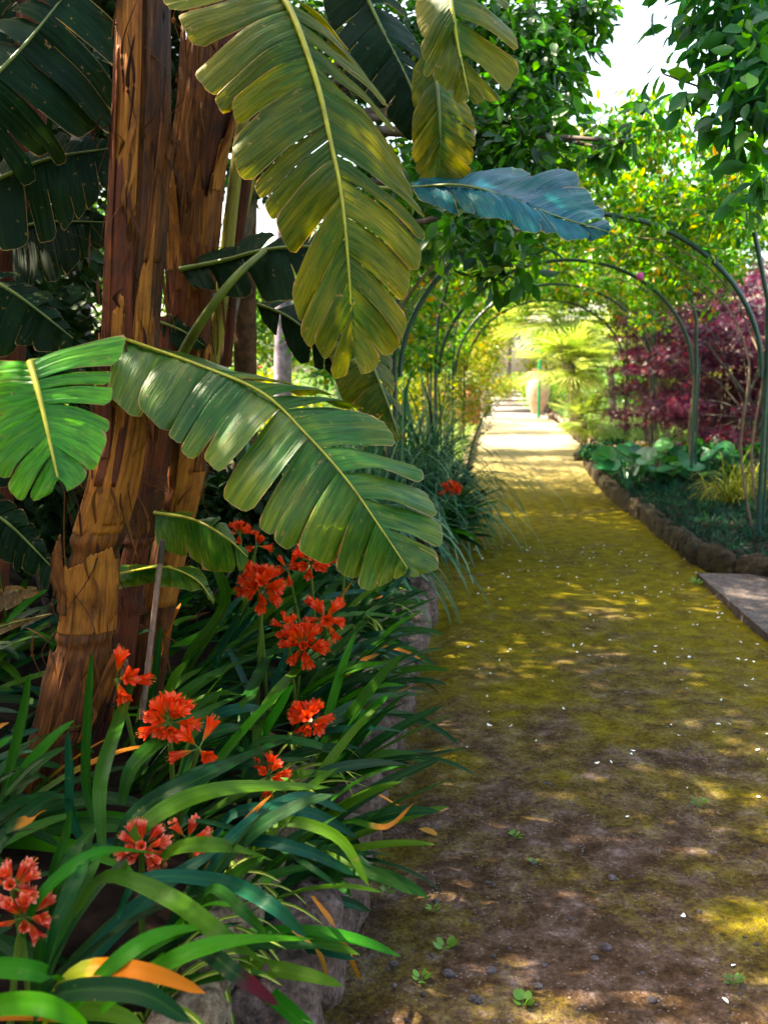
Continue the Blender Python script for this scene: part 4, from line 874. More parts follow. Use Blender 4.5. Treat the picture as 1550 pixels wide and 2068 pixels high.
# dark background on the left
tree('tall dense evergreen tree deep in the shade at the left', -3.1, 7.2, 6.0, 1.45, 9000, 'oval', .14, MAT['evergreen'], 'evergreens behind the banana plants', rad=.2, zc=2.6, flat=1.9, cl=44)
tree('dense evergreen tree behind the golden hanging leaf', -2.4, 9.6, 6.4, 1.9, 7000, 'oval', .13, MAT['evergreen'], 'evergreens behind the banana plants', rad=.17, zc=4.0, flat=1.0, cl=26)
tree('dark shrub at the far left edge low behind the trunks', -2.15, 5.3, 2.2, .95, 6000, 'oval', .12, MAT['evergreen'], 'evergreens behind the banana plants', zc=1.3, flat=1.0, rad=.08, cl=22, name='shrub')
# bare trunks seen through the gaps
for px, py0, py1, Y, w, lab, m in ((155, 800, 480, 9, .2, 'pale lilac-grey tree trunk seen through a gap at the left', 'bark_lilac'), (488, 900, 470, 7.0, .17, 'brown tree trunk right of the peeling banana trunks', 'bark_brown'), (566, 830, 500, 13.0, .24, 'grey tree trunk in the sunlit garden', 'bark_lilac')):
    a, b = P(px, py0, Y), P(px + 8, py1, Y); x, y = a[0], a[1]
    t = thing('tree', lab, 'tree', (x, y, 0)); mb = MB(); mb.tube(spline([(x, y, -.05), (x + .03, y, 1), (b[0], y, b[2]), (b[0] + .1, y, b[2] + 2)], 16), np.linspace(w * .55, w * .4, 16), 12); mb.build('trunk', MAT[m], t)
    crown([((b[0] + .1, y, b[2] + 3), (1.4, 1.4, 1), 1500)], 'oval', .12, rgt).build('crown', MAT['evergreen' if px < 500 else 'fresh_tree'], t)

# unseen trees added beside and behind the viewer to shade the walk
tree('added shade evergreen beside the viewer at the left, out of the picture', -3.6, 1.6, 6.5, 2.3, 9000, 'oval', .15, MAT['evergreen'], rad=.18, zc=3.0, flat=1.4, cl=36)
tree('added slim shade evergreen at the left of the clump, out of the picture', -3.9, 4.0, 6.5, 1.5, 8000, 'oval', .15, MAT['evergreen'], rad=.16, zc=2.9, flat=2.0, cl=36)
tree('added shade evergreen behind the viewer, out of the picture', -1.6, -2.6, 7, 2.4, 8000, 'oval', .15, MAT['evergreen'], rad=.18, zc=3.6, flat=1.3, cl=36)
tree('orange tree overhead behind the viewer, out of the picture', .3, .2, 6.2, 2.2, 5000, 'oval', .12, MAT['citrus'], rad=.0001 + .12, zc=5.0, flat=.5, cl=30) if False else None

# sunlit garden
GS = 'sunlit shrubs in the far garden'
BE = MAT['evergreen']
MAT['redflower'] = plain_mat('red_bloom', (.6, .03, .05), .5)
def shrub(label, x, y, h, r, n, mat, size=.06, kind='small', group=GS, z0=.0, bloom=None):
    t = thing('shrub', label, 'shrub', (x, y, z0), group)
    cls = []
    for i in range(9):
        d = unit(rgt.normal(0, 1, 3)); d[2] = abs(d[2]); cls.append((np.array((x, y, z0 + h * .35)) + d * np.array((r, r, h * .6)) * .6, (r * .5, r * .5, h * .3), n // 9))
    crown(cls, kind, size, rgt, .1, .6).build('foliage', mat, t)
    mb = MB(); branches(mb, (x, y, z0 - .05), [c for c, _, _ in cls], .012, .004, rgt, .06); mb.build('stem', MAT['bark'], t)
    if bloom:
        mb = MB(); 
        for c, _, _ in cls[:5]:
            for k in range(4): stone(mb, c + rgt.normal(0, r * .4, 3), (.05, .05, .04), 0, k, 0, 2)
        mb.build('blossom', bloom, t)
    return t
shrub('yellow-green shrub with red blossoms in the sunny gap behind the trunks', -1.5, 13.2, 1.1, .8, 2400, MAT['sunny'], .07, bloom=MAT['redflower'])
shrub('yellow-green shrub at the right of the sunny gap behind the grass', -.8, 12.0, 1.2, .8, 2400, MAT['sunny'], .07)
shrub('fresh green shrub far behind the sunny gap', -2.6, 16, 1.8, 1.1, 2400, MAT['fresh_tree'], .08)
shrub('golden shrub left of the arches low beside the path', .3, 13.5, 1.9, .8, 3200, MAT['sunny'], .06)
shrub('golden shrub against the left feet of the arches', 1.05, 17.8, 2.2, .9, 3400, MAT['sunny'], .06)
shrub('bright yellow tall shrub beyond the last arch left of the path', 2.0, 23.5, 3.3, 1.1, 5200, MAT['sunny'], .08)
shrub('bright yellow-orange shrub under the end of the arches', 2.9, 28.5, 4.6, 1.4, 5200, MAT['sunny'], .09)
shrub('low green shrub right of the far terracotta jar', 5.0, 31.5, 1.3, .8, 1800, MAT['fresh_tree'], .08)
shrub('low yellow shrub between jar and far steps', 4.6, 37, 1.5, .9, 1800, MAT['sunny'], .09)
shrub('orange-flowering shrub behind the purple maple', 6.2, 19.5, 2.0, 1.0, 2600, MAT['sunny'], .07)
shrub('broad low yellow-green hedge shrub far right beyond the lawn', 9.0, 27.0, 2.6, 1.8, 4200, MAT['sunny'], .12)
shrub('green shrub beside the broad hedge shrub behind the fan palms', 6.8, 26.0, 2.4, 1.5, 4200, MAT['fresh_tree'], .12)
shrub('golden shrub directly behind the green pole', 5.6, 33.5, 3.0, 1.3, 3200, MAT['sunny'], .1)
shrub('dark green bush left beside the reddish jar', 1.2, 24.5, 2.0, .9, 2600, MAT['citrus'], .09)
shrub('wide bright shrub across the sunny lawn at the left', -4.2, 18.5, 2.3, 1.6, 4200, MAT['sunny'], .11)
shrub('dark low bush deep in the shade left of the ringed trunk', -1.5, 4.4, .95, .55, 2600, BE, .09, 'oval', None, .35)
shrub('dark low bush behind the ringed trunk', -.95, 4.9, .9, .5, 2200, BE, .09, 'oval', None, .3)
shrub('green shrub below the far palms', 6.6, 17.4, .9, .8, 2200, MAT['fresh_tree'], .06)
GT = 'trees closing the far end of the garden'
tree('dark round tree over the far end of the path', 3.4, 34, 4.4, 1.7, 4500, 'oval', .13, MAT['citrus'], GT, rad=.15)
tree('pale yellow tree behind the far steps', 5.6, 58, 9, 4.5, 4200, 'small', .3, MAT['sunny'], GT, rad=.25)
tree('broad green tree left of the far steps', -2, 45, 9, 4.5, 4200, 'small', .3, MAT['fresh_tree'], GT, rad=.25)
tree('fresh green tree left behind the arches', -2.6, 19.5, 4.6, 1.9, 5200, 'small', .12, MAT['fresh_tree'], GT)
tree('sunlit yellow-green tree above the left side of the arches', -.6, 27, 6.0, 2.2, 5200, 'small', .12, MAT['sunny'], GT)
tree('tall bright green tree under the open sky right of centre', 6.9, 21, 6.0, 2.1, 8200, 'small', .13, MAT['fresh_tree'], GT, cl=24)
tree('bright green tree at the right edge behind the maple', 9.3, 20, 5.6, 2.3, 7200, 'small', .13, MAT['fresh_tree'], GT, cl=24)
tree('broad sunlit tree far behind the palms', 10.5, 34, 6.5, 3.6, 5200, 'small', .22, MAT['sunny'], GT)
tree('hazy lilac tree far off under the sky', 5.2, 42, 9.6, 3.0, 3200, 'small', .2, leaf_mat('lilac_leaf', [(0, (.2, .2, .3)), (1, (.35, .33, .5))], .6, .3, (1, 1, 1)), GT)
tree('wide green tree far left beyond the sunny gap', -8, 26, 8, 4.5, 6200, 'small', .22, MAT['fresh_tree'], GT)
tree('yellow-green tree far left behind the evergreens', -4.0, 24, 4.6, 2.4, 4200, 'small', .16, MAT['sunny'], GT)

for lab, x0, x1, y in (('long clipped hedge across the back of the sunny garden at the left', -17, 1.0, 33), ('long clipped hedge far back at the right behind the maples', 7.5, 24, 36)):
    t = thing('hedge', lab, 'hedge', ((x0 + x1) / 2, y, 0)); cls = [((x, y + rgt.normal(0, .1), z), (.8, .6, .6), 150) for x in np.arange(x0, x1, .7) for z in (.5, 1.4, 2.2)]
    crown(cls, 'small', .16, rgt, .1, .4).build('foliage', MAT['fresh_tree'], t)
    mb = MB(); [mb.tube([(x, y, -.05), (x + .1, y, 1.6)], .03, 6) for x in np.arange(x0 + .3, x1, 1.2)]; mb.build('stem', MAT['bark'], t)
shrub('golden shrub with red blossoms further back in the sunny gap', -2.0, 15.2, 1.6, .9, 2600, MAT['sunny'], .08, bloom=MAT['redflower'])
# ------------------------------------------------------------------ rose arches and their roses
MAT['green_metal'] = plain_mat('green_paint', (.001, .036, .026), .35, .6, .3, 20)
CXP = lambda Y: XL(Y) + 1.0
rose_labels = ['climbing rose on the nearest arch with a pink bloom', 'climbing rose over the second arch', 'climbing rose over the third arch', 'climbing rose over the farthest arch']
arch_labels = ['nearest green metal rose arch, its post at the right picture edge', 'second green metal rose arch from the camera', 'third green metal rose arch from the camera', 'farthest green metal rose arch']
for i, (Y, base_z) in enumerate(((7.7, .2), (11.0, .2), (14.2, .2), (17.6, .15))):
    cx = CXP(Y) + (.02 if i == 0 else .08 + .05 * i); a, b, sz = 1.42, 1.22, 1.42
    t = thing('rose_arch', arch_labels[i], 'arch', (cx, Y, 0), 'green rose arches over the path')
    for s in (-1, 1):
        mb = MB(); mb.tube([(cx + s * a, Y, base_z - .15), (cx + s * a, Y, .8), (cx + s * (a + .005), Y, 1.5), (cx + s * (a - .02), Y, 2.0), (cx + s * (a - .15), Y, 2.5)], .019, 12); mb.build('post', MAT['green_metal'], t)
        mb = MB(); mb.tube([(cx + s * (a + .06), Y + .05, base_z - .15), (cx + s * (a + .05), Y + .05, 1.6)], .011, 10); mb.build('brace', MAT['green_metal'], t)
    mb = MB(); th = np.linspace(0, math.pi, 50); mb.tube(np.stack([cx + (a - .035) * np.cos(th), Y + 0 * th + .01, sz + b * np.sin(th)], -1), .020, 12); mb.build('hoop', MAT['green_metal'], t)
    if i < 3:
        Y2 = (11.0, 14.2, 17.6)[i] - .04; cx2 = CXP(Y2) + .08 + .05 * (i + 1)
        for th in (.55, 1.2, 1.57, 1.95, 2.6):
            mb = MB(); mb.tube([(cx + (a - .03) * math.cos(th), Y + .04, sz + b * math.sin(th) + .03), (cx2 + (a - .03) * math.cos(th), Y2, sz + b * math.sin(th) + .03)], .007, 6); mb.build('rail', MAT['green_metal'], t)
    # rose
    r = thing('climbing_rose', rose_labels[i], 'climbing rose', (cx + a, Y + .2, base_z), 'climbing roses on the arches')
    span = 3.2 if i < 3 else 1.3; cls = []
    for k in range(165):
        th = rgt.uniform(.62, math.pi - .02); yy = Y - .2 + rgt.uniform(0, span); off = rgt.uniform(.22, .85)
        dens = 1 if .5 < th < 2.4 else .6
        cxx = cx + .117 * (yy - Y)
        cls.append(((cxx + (a + off) * math.cos(th), yy, sz + (b + off) * math.sin(th)), (.28, .32, .17), int(165 * dens)))
    for k in range(18):
        th = rgt.uniform(.5, math.pi - .1); yy = Y + rgt.uniform(-.15, span); cls.append(((cx + .117 * (yy - Y) + (a + .02) * math.cos(th), yy, sz + (b + .02) * math.sin(th)), (.16, .2, .13), 34))
    crown(cls, 'oval' if i < 2 else 'small', .075, rgt, .1, .5, .9).build('foliage', MAT['rose'], r)
    mb = MB()
    for k in range(6):
        s = rgt.choice((-1, 1)); y0 = Y + rgt.uniform(-.1, .5); off = rgt.uniform(-.02, .16); th0 = rgt.uniform(1.0, 1.5)
        ths = np.linspace(-.0, th0, 10); q = [(cx + s * (a + .08 + rgt.normal(0, .04)), y0, base_z - .1), (cx + s * (a + off + rgt.normal(0, .05)), y0, .8)]
        q += [(cx + s * (a + off) * math.cos(x), y0 + .8 * x * rgt.uniform(.2, 1), sz + (b + off) * math.sin(x)) for x in ths]
        mb.tube(spline(q, 40), np.linspace(.010, .004, 40), 7)
    mb.build('stem', plain_mat('rose_stem', (.16, .10, .06), .7), r)
    if i == 0:
        c = P(1292, 558, 7.4); mb = MB(); rr = np.random.default_rng(3)
        for k in range(26):
            d = unit(rr.normal(0, 1, 3)); q = rr.uniform(.3, 1); s = np.linspace(-1, 1, 5)
            a1 = unit(np.cross(d, (.1, .2, .97))); a2 = np.cross(d, a1); U, V_ = np.meshgrid(s, s, indexing='ij'); w = .022 * q + .01
            g = c + d * .032 * q + (a1 * U[..., None] + a2 * V_[..., None]) * w * (1 - .25 * (U ** 2 + V_ ** 2))[..., None] - d * ((U ** 2 + V_ ** 2) * .012)[..., None]
            mb.grid(g, (0, 0, 0, q))
        k = NT('pink_petals'); m = k.bsdf((.72, .10, .36), .5, .3, trans=.3, tcol=(.85, .2, .45)); o = mb.build('bloom', m, r); o['label'] = 'full pink rose bloom'

# ------------------------------------------------------------------ purple maples
for i, (x, y, h, r, lab) in enumerate([(4.35, 11.9, 2.7, 1.05, 'purple-leaved maple at the right edge between the arch posts'), (4.75, 14.8, 2.65, 1.15, 'purple-leaved maple left of the other one, lit from behind'), (5.7, 13.2, 3.0, 1.25, 'purple-leaved maple farthest right behind the posts'), (4.55, 17.2, 2.6, 1.0, 'small airy purple-leaved maple farthest back beside the fan palms'), (4.55, 13.2, 2.1, .95, 'low purple-leaved maple behind the second arch post')]):
    t = thing('maple_tree', lab, 'maple', (x, y, .2), 'purple maples behind the arches'); cls = []
    for k in range(40):
        a = rgt.uniform(0, 6.28); q = r * math.sqrt(rgt.uniform(.02, 1)); z = rgt.uniform(.65, h)
        cls.append(((x + q * math.cos(a), y + q * math.sin(a), z), (.42, .42, .10), 190))
    crown(cls, 'palmate', .075, rgt, .5, .5, .5).build('crown', MAT['maple'], t)
    mb = MB(); 
    for k in range(4): mb.tube(spline([(x, y, .1), (x + rgt.normal(0, .1), y, .8), (x + rgt.normal(0, .4), y + rgt.normal(0, .3), 1.8)], 12), np.linspace(.035, .012, 12), 8)
    mb.build('trunk', MAT['bark'], t); mb = MB(); branches(mb, (x, y, .9), [c for c, _, _ in cls[::2]], .012, .004, rgt); mb.build('branch', MAT['bark'], t)

# ------------------------------------------------------------------ fan palms
MAT['frond'] = leaf_mat('palm_frond', [(0, (.14, .25, .03)), (.5, (.27, .36, .06)), (1, (.5, .5, .22))], .4, .45, (1.2, 1.25, .6))
def frond_mesh(seed, nl=26, L=.62):
    mb = MB(); r = np.random.default_rng(seed)
    mb.tube([(0, 0, 0), (.3, 0, .03), (.55, 0, .0)], [.010, .008, .007], 6)
    for a in np.linspace(-2.1, 2.1, nl):
        l = L * (1 - .18 * (a / 2.1) ** 2) * r.uniform(.9, 1.08); c, s = math.cos(a), math.sin(a); b = np.array((.53, 0, 0)); n = 6; q = np.linspace(0, 1, n)
        M = b + np.stack([q * l * c, q * l * s, -.16 * l * q ** 2.4 * r.uniform(.5, 1.5) + .03 * abs(s) * q], -1)
        w = .014 * np.sin(np.clip(q * .9 + .12, 0, 1) * math.pi) + .001; S = np.array((-s, c, 0)); x = np.array((-1, 0, 1.))
        V = M[:, None] + S * (x[None, :, None] * w[:, None, None]) + np.array((0, 0, 1.)) * (np.abs(x)[None, :, None] * w[:, None, None] * .5)
        Col = np.zeros((n, 3, 4)); Col[..., 3] = r.uniform(); mb.grid(V, Col.reshape(-1, 4))
    o = mb.build('frond', MAT['frond']); me = o.data; bpy.data.objects.remove(o); return me
FR = [frond_mesh(i) for i in range(4)]
def palm(label, x, y, z0, zc, sc, nf, lean=(0, 0)):
    t = thing('fan_palm', label, 'palm', (x, y, z0), 'fan palms right of the path')
    top = np.array((x + lean[0], y + lean[1], zc))
    mb = MB(); q = spline([(x, y, z0 - .1), (x + lean[0] * .35, y + lean[1] * .35, (z0 + zc) / 2), tuple(top)], 24); mb.tube(q, .085 * sc * (1 + .14 * np.sin(np.arange(24) * 2.1)), 12); mb.build('trunk', MAT['bark'], t)
    for i in range(nf):
        o = bpy.data.objects.new('frond', FR[i % 4]); C.objects.link(o); o.parent = t
        el = R(random.uniform(-40, 75)); az = i * 2.4 + random.uniform(-.3, .3)
        d = Vector((math.cos(az) * math.cos(el), math.sin(az) * math.cos(el), math.sin(el)))
        s = sc * random.uniform(.85, 1.15); X = d; Yv = Vector((0, 0, 1)).cross(X).normalized(); Z = X.cross(Yv)
        o.matrix_local = Matrix.Translation(Vector(top) - Vector(t['_w'])) @ Matrix((X, Yv, Z)).transposed().to_4x4() @ Matrix.Scale(s, 4)
def pp(px, py, Y): q = P(px, py, Y); return q
c = pp(1120, 640, 20.5); palm('tallest sunlit fan palm leaning over the path', c[0] + .5, 20.5, .2, c[2], 1.2, 46, (-.5, 0))
c = pp(1150, 735, 19.5); palm('middle fan palm with pale fronds below the tallest one', c[0] + .25, 19.5, .2, c[2], 1.0, 36, (-.25, 0))
c = pp(1180, 835, 18.6); palm('low young fan palm near the pale kerb', c[0], 18.6, .2, c[2] - .1, .62, 22)
c = pp(1225, 700, 22.5); palm('fan palm farthest right half behind the maple', c[0] + .2, 22.5, .2, c[2], .9, 26, (-.2, 0))

# ------------------------------------------------------------------ terracotta jars, pole, steps, walls
MAT['terracotta'] = plain_mat('terracotta', (.52, .30, .20), .8, .2, .25, 9, .2)
MAT['terracotta_shade'] = plain_mat('shaded_terracotta', (.26, .10, .05), .8, .2, .35, 9, .2)  # darker copy of the terracotta, shade put into the colour
def lathe(prof, c, n=32):
    prof = np.array(prof); pr = spline(prof, 50); an = np.arange(n) / n * 6.2832
    V = np.stack([pr[:, 0, None] * np.cos(an), pr[:, 0, None] * np.sin(an), pr[:, 1, None] + 0 * an], -1) + np.array(c); mb = MB(); mb.grid(V, (0, 0, 0, .5), closed=True); return mb
JP = [(0, 0), (.16, 0), (.22, .12), (.33, .45), (.36, .75), (.30, 1.0), (.18, 1.15), (.14, 1.2), (.15, 1.32), (.2, 1.36), (.17, 1.36), (.12, 1.28)]
for px, py, Y, s, lab, m in ((1085, 832, 31, 1.0, 'large pale terracotta jar in the sun at the far right of the path', 'terracotta'), (945, 870, 22.5, .8, 'reddish-brown terracotta jar in the shade left of the path', 'terracotta_shade')):
    q = P(px, py, Y); z = max(.0, q[2] - .05)
    t = thing('terracotta_jar', lab, 'jar', (q[0], q[1], z), 'terracotta jars'); lathe([(a * s, b * s) for a, b in JP[:8]], t['_w']).build('body', MAT[m], t)
    lathe([(a * s, b * s) for a, b in JP[7:]], t['_w']).build('neck', MAT[m], t)
    for sd_ in (-1, 1):
        mb = MB(); w = np.array(t['_w']); mb.tube(spline([w + np.array((sd_ * .15 * s, 0, 1.28 * s)), w + np.array((sd_ * .34 * s, 0, 1.22 * s)), w + np.array((sd_ * .31 * s, 0, 1.0 * s))], 14), .028 * s, 8); mb.build('handle', MAT[m], t)
q = P(1087, 825, 29.3); t = thing('green_pole', 'thin bright green pole standing before the pale jar', 'pole', (q[0], q[1], 0))
mb = MB(); mb.tube([(q[0], q[1], -.05), (q[0], q[1], 2.4)], .045, 10); mb.build('shaft', plain_mat('bright_green_paint', (.01, .30, .10), .4), t)
mb = MB(); mb.tube([(q[0], q[1], 2.4), (q[0], q[1], 2.44), (q[0], q[1], 2.5)], [.07, .07, .03], 10); mb.build('cap', MAT['green_metal'], t)
t = thing('stone_steps', 'broad pale stone steps where the path climbs at its far end', 'steps', (4.3, 36, 0))
for k in range(5):
    mb = MB(); y = 33 + k * 2.6; cx = XL(33) + .9 + k * .18
    slab(mb, [(cx - .95, y), (cx + .95, y), (cx + 1.15, y + 2.66), (cx - .75, y + 2.66)], -.05, .09 * (k + 1)); mb.build('step', MAT['gravel'], t, smooth=False)
t = thing('stone_bench', 'blue-grey stone bench closing the view at the end of the path', 'bench', (4.55, 47, .4))
for nm, (x0, x1, y0, y1, z0, z1) in (('seat', (3.7, 5.6, 46.6, 47.2, .75, .92)), ('base', (3.85, 5.45, 46.75, 47.1, .40, .747)), ('backrest', (3.7, 5.6, 47.203, 47.4, .4, 1.3))):
    mb = MB(); slab(mb, [(x0, y0), (x1, y0), (x1, y1), (x0, y1)], z0, z1); mb.build(nm, plain_mat('blue_stone', (.26, .27, .36), .8), t, smooth=False)
q = P(981, 825, 31); t = thing('stone_pillar', 'short grey stone pillar left of the far path', 'pillar', (q[0], q[1], 0))
mb = MB(); slab(mb, [(q[0] - .12, q[1] - .12), (q[0] + .12, q[1] - .12), (q[0] + .12, q[1] + .12), (q[0] - .12, q[1] + .12)], -.05, .72); mb.build('shaft', MAT['gravel'], t, smooth=False)
mb = MB(); slab(mb, [(q[0] - .15, q[1] - .15), (q[0] + .15, q[1] - .15), (q[0] + .15, q[1] + .15), (q[0] - .15, q[1] + .15)], .722, .8); mb.build('cap', MAT['gravel'], t, smooth=False)
t = thing('garden_wall', 'pale pink garden wall glimpsed through the purple maples', 'wall', (11, 26, 0))
mb = MB(); slab(mb, [(7.6, 26), (20, 24), (20, 24.3), (7.6, 26.3)], -.1, 2.3); mb.build('wall', plain_mat('pink_render', (.62, .42, .36), .9, .1, .1, 3), t, smooth=False)
mb = MB(); slab(mb, [(7.55, 25.95), (20.05, 23.93), (20.05, 24.37), (7.55, 26.36)], 2.303, 2.4); mb.build('coping', MAT['gravel'], t, smooth=False)
mb = MB(); mb.grid(np.array([[(x, y, -.06) for y in (14.5, 16.6, 24)] for x in (5.4, 9, 20)], float), (0, 0, 0, .5)); structure(mb.build('gravel_yard', MAT['gravel']))
mb = MB(); slab(mb, [(XL(29.8) - .3, 29.8), (XL(29.8) + 2.4, 29.8), (XL(33) + 2.4, 33), (XL(33) - .3, 33)], -.08, .004); structure(mb.build('path', MAT['gravel'], smooth=False))

# ------------------------------------------------------------------ right bed planting
rg = np.random.default_rng(55)
n = 24000; X = rg.uniform(2.2, 6.2, n); Y = rg.uniform(6.9, 12.2, n); ok = (X - rb_edge(Y) > .0) & (Y > YB0 + .1); X, Y = X[ok], Y[ok]
Z = bed3z(X, Y); Z = np.where(Z < 0, .13, Z)
d = np.stack([rg.normal(0, .8, len(X)), rg.normal(0, .8, len(X)), rg.uniform(.15, 1.0, len(X))], -1)
mb = MB(); mb.scatter(*TPL['blade'], np.stack([X, Y, Z], -1), frames(d, rg, tw=.8) * (rg.uniform(.05, .12, len(X)) * np.array([1.0])[:, None].T.ravel() if False else rg.uniform(.05, .12, len(X)))[:, None, None], np.clip(rg.normal(.45, .2, len(X)), 0, 1))
tag(mb.build('ground_cover', MAT['cover']), 'low dark green grassy ground cover filling the right bed', 'ground cover', kind='stuff')
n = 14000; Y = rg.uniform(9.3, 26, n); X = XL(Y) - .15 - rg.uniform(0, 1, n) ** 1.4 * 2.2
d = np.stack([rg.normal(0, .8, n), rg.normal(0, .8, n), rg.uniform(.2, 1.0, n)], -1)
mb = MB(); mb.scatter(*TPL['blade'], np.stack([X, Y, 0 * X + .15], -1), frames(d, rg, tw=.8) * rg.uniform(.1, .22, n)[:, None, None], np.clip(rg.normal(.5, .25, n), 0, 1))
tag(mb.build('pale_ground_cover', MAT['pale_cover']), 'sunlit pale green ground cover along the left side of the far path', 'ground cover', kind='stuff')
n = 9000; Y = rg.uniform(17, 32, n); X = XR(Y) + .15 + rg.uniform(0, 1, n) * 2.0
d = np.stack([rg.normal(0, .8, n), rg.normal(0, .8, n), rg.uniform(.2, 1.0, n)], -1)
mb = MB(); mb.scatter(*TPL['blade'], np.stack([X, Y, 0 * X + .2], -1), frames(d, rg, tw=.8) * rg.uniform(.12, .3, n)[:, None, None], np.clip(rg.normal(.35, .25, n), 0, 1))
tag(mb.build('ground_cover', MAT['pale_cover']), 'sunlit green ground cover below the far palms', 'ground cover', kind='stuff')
bl = ['bergenia with big round leaves hanging over the stone edging', 'bergenia with the tallest glossy round leaves', 'bergenia with upright round leaves left of the arch post', 'bergenia right of the second arch post', 'small bergenia at the left end of the round-leaved row', 'bergenia far right behind the golden grass']
for i, (px, py, Y) in enumerate([(1265, 985, 10.6), (1330, 965, 11.2), (1300, 940, 12.0), (1425, 960, 11.4), (1365, 960, 11.9), (1500, 950, 11.6)]):
    c = G(px, py + 20, .2); x, y = P(px, py, Y)[0], Y; z = .22
    t = thing('bergenia', bl[i], 'bergenia', (x, y, z), 'bergenias in the right bed')
    for k in range(18):
        a = rg.uniform(0, 6.28); q = rg.uniform(.05, .28); h = rg.uniform(.08, .36); p = np.array((x + q * math.cos(a), y + q * math.sin(a), z + h)); s = rg.uniform(.2, .31)
        d = np.array((math.cos(a), math.sin(a), rg.uniform(-.5, .7))); mb = MB()
        mb.scatter(*TPL['round'], p[None], frames(d[None], rg, (0, -.35, 1), .4) * s, np.array([rg.uniform()])); mb.tube(spline([(x, y, z - .03), (p + np.array((x, y, z))) / 2 + np.array((0, 0, .03)), p], 8), .006, 6, .3); mb.build('leaf', MAT['bergenia'], t)
# heather-like tuft and grasses
x, y = P(1480, 1010, 9.3)[:2]; grass_clump('golden_grass', 'golden striped grass tuft beside the nearest arch post', x, y, .24, 130, .5, .011, MAT['sedge_gold'], spread=.08)
x, y = P(1545, 1010, 9.6)[:2]; grass_clump('golden_grass', 'golden striped grass tuft cut by the right picture edge', x, y, .24, 110, .45, .011, MAT['sedge_gold'], spread=.08)
shrub('low rusty shrub at the left tip of the right bed', 3.45, 13.6, .32, .45, 1100, leaf_mat('rusty_leaf', [(0, (.05, .08, .02)), (.6, (.12, .10, .03)), (1, (.3, .09, .03))], .5, .3), .05, group=None, z0=.15)
shrub('low clipped dark cushion shrub at the corner of the right bed', 3.2, 14.4, .38, .42, 1800, MAT['cover'], .05, group=None, z0=.12)
shrub('reddish low foliage under the purple maples', 4.7, 12.6, .55, .9, 2200, leaf_mat('russet_leaf', [(0, (.05, .07, .015)), (.5, (.12, .07, .02)), (1, (.25, .05, .02))], .5, .3), .06, group=None, z0=.2)
shrub('green undergrowth behind the bergenias', 5.6, 12.2, .6, .9, 2200, MAT['fresh_tree'], .07, group=None, z0=.2)

# ------------------------------------------------------------------ litter on the path
def petal_mesh(seed):
    r = np.random.default_rng(seed); mb = MB(); n = 6; q = np.linspace(0, 1, n); x = np.array((-1, 0, 1.)); c = r.uniform(.4, 1.0)
    w = .0042 * np.sin(np.clip(q, .04, .96) * math.pi) ** .7; M = np.stack([(q - .5) * .017, .003 * np.sin(q * 3.1), .001 + .004 * c * (2 * q - 1) ** 2], -1)
    V = M[:, None] + np.array((0, 1., 0)) * (x[None, :, None] * w[:, None, None]) + np.array((0, 0, 1.)) * (np.abs(x)[None, :, None] * w[:, None, None] * .5)
    mb.grid(V, (0, 0, 0, .5)); o = mb.build('petal', MAT['petal']); me = o.data; bpy.data.objects.remove(o); return me
MAT['petal'] = plain_mat('white_petal', (.80, .78, .70), .5, .3, .1)
PM = [petal_mesh(i) for i in range(4)]
for i in range(270):
    Y = 2.0 + 6.5 * random.random() ** .75; u = .1 + 1.85 * random.random() ** .75
    if Y < 3 and random.random() < .65: continue
    o = bpy.data.objects.new('petal', PM[i % 4]); C.objects.link(o); s = random.uniform(.75, 1.4)
    o.location = (XL(Y) + u, Y, .012 * fbm(np.array([XL(Y) + u, Y, 0.]), 1.5, 3) + .007 * fbm(np.array([XL(Y) + u, Y, 0.]), 9, 5, 3) + .002); o.rotation_euler = (random.gauss(0, .3), random.gauss(0, .3), random.uniform(0, 6.28)); o.scale = (s, s, s)
    tag(o, 'tiny white petal fallen on the mossy path', 'petal', 'white petals fallen on the path')
MAT['pebble'] = stone_material('pebble', [(.25, (.06, .045, .045)), (.5, (.15, .12, .125)), (.8, (.28, .25, .27))], 0.05)
def pz_at(x, y): return float(.012 * fbm(np.array([x, y, 0.]), 1.5, 3) + .007 * fbm(np.array([x, y, 0.]), 9, 5, 3))
for i in range(52):
    if i < 12:
        px, py = [(1222, 1915), (1200, 1935), (1085, 1993), (960, 2020), (990, 1965), (1315, 2020), (880, 1815), (985, 1782), (1075, 1742), (1235, 1775), (905, 1965), (795, 1945)][i]; q = G(px, py); s = random.uniform(.016, .032)
    else: q = G(random.uniform(740, 1550), 2068 - 560 * random.random() ** 1.3); s = random.uniform(.005, .014)
    if q[0] < XL(q[1]) + .04: continue
    mb = MB(); stone(mb, (0, 0, 0), (s * random.uniform(1, 1.6), s, s * .6), 0, i, 0, 2.4); o = mb.build('pebble', MAT['pebble']); o.location = (q[0], q[1], pz_at(q[0], q[1]) + s * .12); o.rotation_euler = (0, 0, random.uniform(0, 6))
    tag(o, 'larger grey pebble lying in the bare soil' if i < 12 else 'small grey pebble in the soil of the path', 'pebble', 'larger pebbles on the path' if i < 12 else 'small pebbles on the path')
MAT['dry'] = leaf_mat('dry_leaf', [(0, (.10, .05, .01)), (1, (.35, .22, .04))], .6, .2)
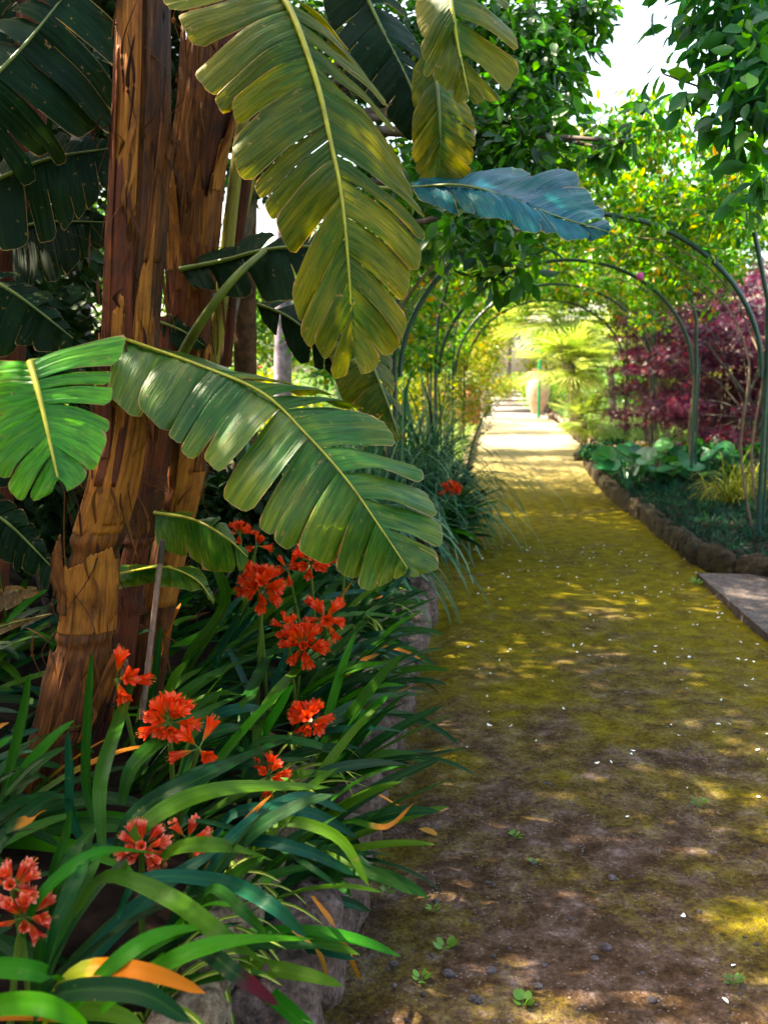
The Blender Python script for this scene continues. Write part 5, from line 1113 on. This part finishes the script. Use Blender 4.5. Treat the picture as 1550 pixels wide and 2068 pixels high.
for i, (px, py, s, lab) in enumerate([(845, 1675, .075, 'long orange dead leaf lying against the wall on the path'), (1040, 1157, .07, 'dead leaf beyond the sunny patches'), (960, 1163, .08, 'brown curled dead leaf near the second bed'), (1178, 1272, .05, 'small yellow dead leaf in the middle of the path'), (1095, 1285, .06, 'reddish dead leaf left of the small yellow one'), (905, 1290, .05, 'pale dead leaf near the wall'), (900, 1200, .05, 'fallen green leaf left on the path'), (1480, 1485, .04, 'dry curled leaf at the right of the path'), (980, 1205, .05, 'yellowish dead leaf below the brown curled one')]):
    q = G(px, py); mb = MB(); mb.scatter(*TPL['oval'], np.zeros((1, 3)), np.eye(3)[None] * s, np.array([random.random()])); o = mb.build('fallen_leaf', MAT['fresh_tree'] if 'green' in lab else MAT['dry'] if i else MAT['strap_dead'])
    o.location = (q[0], q[1], pz_at(q[0], q[1]) + .008); o.rotation_euler = (random.gauss(0, .2), random.gauss(0, .15), random.uniform(-.5, .5) if i else -.4); tag(o, lab, 'leaf', 'fallen leaves on the path')
for i, (px, py, s, n, lab) in enumerate([(1058, 2030, .026, 7, 'largest seedling with rounded leaves at the bottom of the path'), (900, 1915, .03, 5, 'tiny two-leaved seedling in the bare soil'), (850, 1980, .022, 5, 'tiny seedling below the others near the wall'), (1480, 1990, .025, 10, 'small mossy weed at the lower right'), (875, 1835, .02, 5, 'sprig of weed near the wall'), (1040, 1692, .025, 7, 'small weed in the brown moss'), (1078, 1745, .02, 5, 'tiny weed beside a pebble'), (1405, 1172 + 10, .06, 8, 'green weed at the corner of the paving'), (782, 1800, .02, 6, 'weed sprouting at the foot of the wall'), (1410, 1630, .03, 8, 'weed among white petals on the right')]):
    q = G(px, py); t = thing('weed', lab, 'weed', (q[0], q[1], pz_at(q[0], q[1])), 'weeds sprouting in the path'); mb = MB(); st = MB()
    for k in range(n):
        a = k * 2.4; d = np.array((math.cos(a), math.sin(a), random.uniform(.3, 1.2))); b = np.array(t['_w']) + d * s * .35
        mb.scatter(*TPL['round' if i in (0, 1, 2) else 'oval'], b[None], frames(d[None], rg, (0, -.2, 1), .2) * s * random.uniform(.6, 1.1), np.array([.6])); st.tube([np.array(t['_w']) - np.array((0, 0, .005)), b], s * .03, 5)
    mb.build('leaf', MAT['fresh_tree'], t); st.build('stem', MAT['stalk'], t)

for o in bpy.data.objects:
    if '_w' in o: del o['_w']
